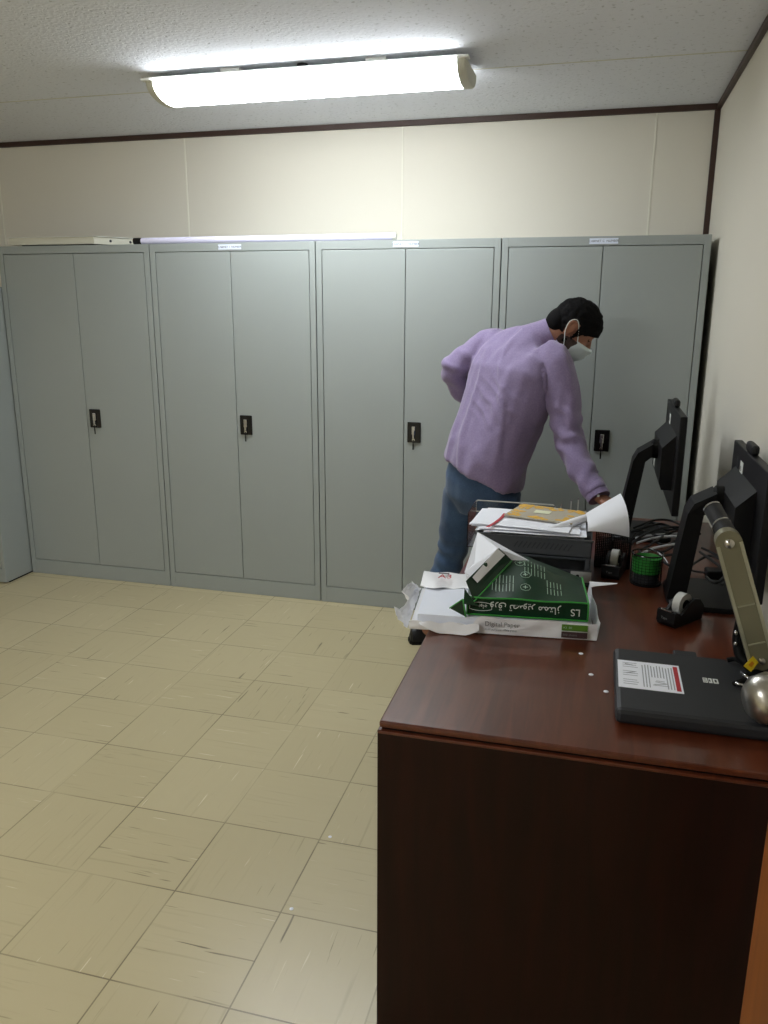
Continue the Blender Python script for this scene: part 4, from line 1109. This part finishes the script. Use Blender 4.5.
    def hand(wp, dr, pn, thumb_side, curl, sz=1.0):
        dr = V(dr).normalized(); pn = V(pn); pn = (pn-dr*pn.dot(dr)).normalized(); sd = dr.cross(pn)*thumb_side
        # palm: flattened loft
        rings = []
        for f, wd, th in ((-.02, .026, .022), (.015, .030, .020), (.05, .040, .017), (.085, .041, .014), (.098, .038, .010)):
            rings.append(ring(wp+dr*f*sz, sd*wd*sz, pn*th*sz, 16, 2.6))
        bd.loft(rings)
        for k, (off, L, r) in enumerate(((.030, .072, .0090), (.010, .082, .0092), (-.011, .076, .0088), (-.030, .060, .0078))):
            b0 = wp+dr*.088*sz+sd*off*sz; d1 = (dr+sd*off*1.5).normalized()
            c1, c2, c3 = curl
            p1 = b0+(d1*math.cos(c1)+pn*math.sin(c1))*L*.46*sz; p2 = p1+(d1*math.cos(c2)+pn*math.sin(c2))*L*.32*sz; p3 = p2+(d1*math.cos(c3)+pn*math.sin(c3))*L*.24*sz
            bd.tube([b0-d1*.02*sz, b0, p1, p2, p3], [r*1.05*sz, r*1.08*sz, r*sz, r*.93*sz, r*.75*sz], 10, spline=3); bd.ell(p3, (r*.76*sz,)*3, None, 2)
        t0 = wp+dr*.022*sz+sd*.024*sz; t1 = t0+(dr*.55+sd*.75+pn*.25).normalized()*.036*sz; t2 = t1+(dr*.85+sd*.35+pn*.35).normalized()*.030*sz; t3 = t2+(dr*.95+sd*.05+pn*.3).normalized()*.022*sz
        bd.tube([t0-sd*.012*sz, t0, t1, t2, t3], [.013*sz, .0135*sz, .0112*sz, .0098*sz, .0078*sz], 10, spline=3); bd.ell(t3, (.008*sz,)*3, None, 2)
    # right hand resting on the desk; palm faces down
    hd = V((.65, -.55, -.30)); hand(RS[5]+wv*.012, hd, V((-.2, .2, -.9)), 1, (.12, .3, .5), .86)
    # left hand on the front of the hip
    hand(LS_[5]+wl*.012, V((.7, .25, -.45)), V((-.1, -.9, -.2)), -1, (.3, .6, .9), .95)
    me = remesh(bd, .0042, 3)
    me.materials.append(MATS['skin']); me.materials.append(MATS['stubble'])
    for p in me.polygons:
        q = p.center-Hc; a, s, b = q.dot(hf), q.dot(hs), q.dot(hu)
        if -.02 < a < .11 and abs(s) < .085 and -.14 < b < -.030-.25*max(0, .03-a): p.material_index = 1
    body = link('body', me, root)
    # ---- hair: thick cap cut along the hairline
    hm = MB(); t = bmesh.new(); bmesh.ops.create_icosphere(t, subdivisions=6, radius=1)
    dele = []
    for f in t.faces:
        c = f.calc_center_median()
        a, s, b = .010+c.x*.105, c.y*.0865, .030+c.z*.097
        if a > .05: lim = .004+(a-.05)*.48
        elif a > .022: lim = -.034+(a-.022)*1.35
        elif a > -.022: lim = .030 if abs(s) > .05 else -.05
        else: lim = -.072+(a+.022)*.25
        if b < lim: dele.append(f)
    bmesh.ops.delete(t, geom=dele, context='FACES')
    for v in t.verts:
        n_ = noise.noise(v.co*5)*.004+noise.noise(v.co*22)*.0025
        q = V((v.co.x*(.105+n_), v.co.y*(.0865+n_), v.co.z*(.097+n_)))
        v.co = q
    for f in t.faces: f.smooth = True
    t.normal_update(); bmesh.ops.solidify(t, geom=t.faces[:], thickness=.014)
    hm._merge(t, Matrix.Translation(H(.010, 0, .030)) @ HR.to_4x4())
    hm.build('hair', 'hair_black', root, True)
    nk = MB(); nk.ell(H(-.056, 0, -.012), (.050, .064, .062), HR, 4); nk.build('nape_hair', 'hair_black', root, True)
    for sg in (1, -1):
        MB().tube([H(.096, .012*sg, .024), H(.093, .030*sg, .029), H(.078, .050*sg, .024)], [.004, .005, .003], 8, spline=4).build('eyebrow', 'hair_black', root, True)
        e = MB().ell(H(.083, .031*sg, .003), (.012, .014, .010), HR, 3).build('eye', 'hair_black', root, True)
        MB().tube([H(.094, .018*sg, .004), H(.097, .031*sg, .008), H(.088, .045*sg, .004)], .0035, 8, spline=4).build('eyelid', 'skin', e, True)
    # ---- face mask: curved patch over nose, mouth and chin, with pleats and ear loops
    rows = []
    for i in range(15):
        f = i/14; row = []
        for k in range(17):
            g = -1+2*k/16
            b = -.020-.098*f - .006*abs(g)*(1-f)
            ctr = .134*(1-.27*f**1.6)*(1-.06*abs(f-.30))+.003*math.sin(f*14)
            a = ctr-.078*abs(g)**1.8-(.006 if i == 0 else 0)
            row.append(H(a, .069*math.sin(g*1.35)/math.sin(1.35)*(1-.10*f), b))
        rows.append(row)
    mk = MB(); mk.grid(rows).solidify(-.0015); mask = mk.build('face_mask', 'mask_blue', root, True)
    for sg in (1, -1):
        MB().tube([H(.052, .068*sg, -.026), H(.030, .080*sg, .004), H(.008, .086*sg, .030), H(-.010, .090*sg, .036), H(-.026, .092*sg, .016), H(-.018, .088*sg, -.020), H(.010, .078*sg, -.060), H(.034, .060*sg, -.100)], .0018, 8, spline=6).build('ear_loop', 'mask_strap', mask)
    return root
person()
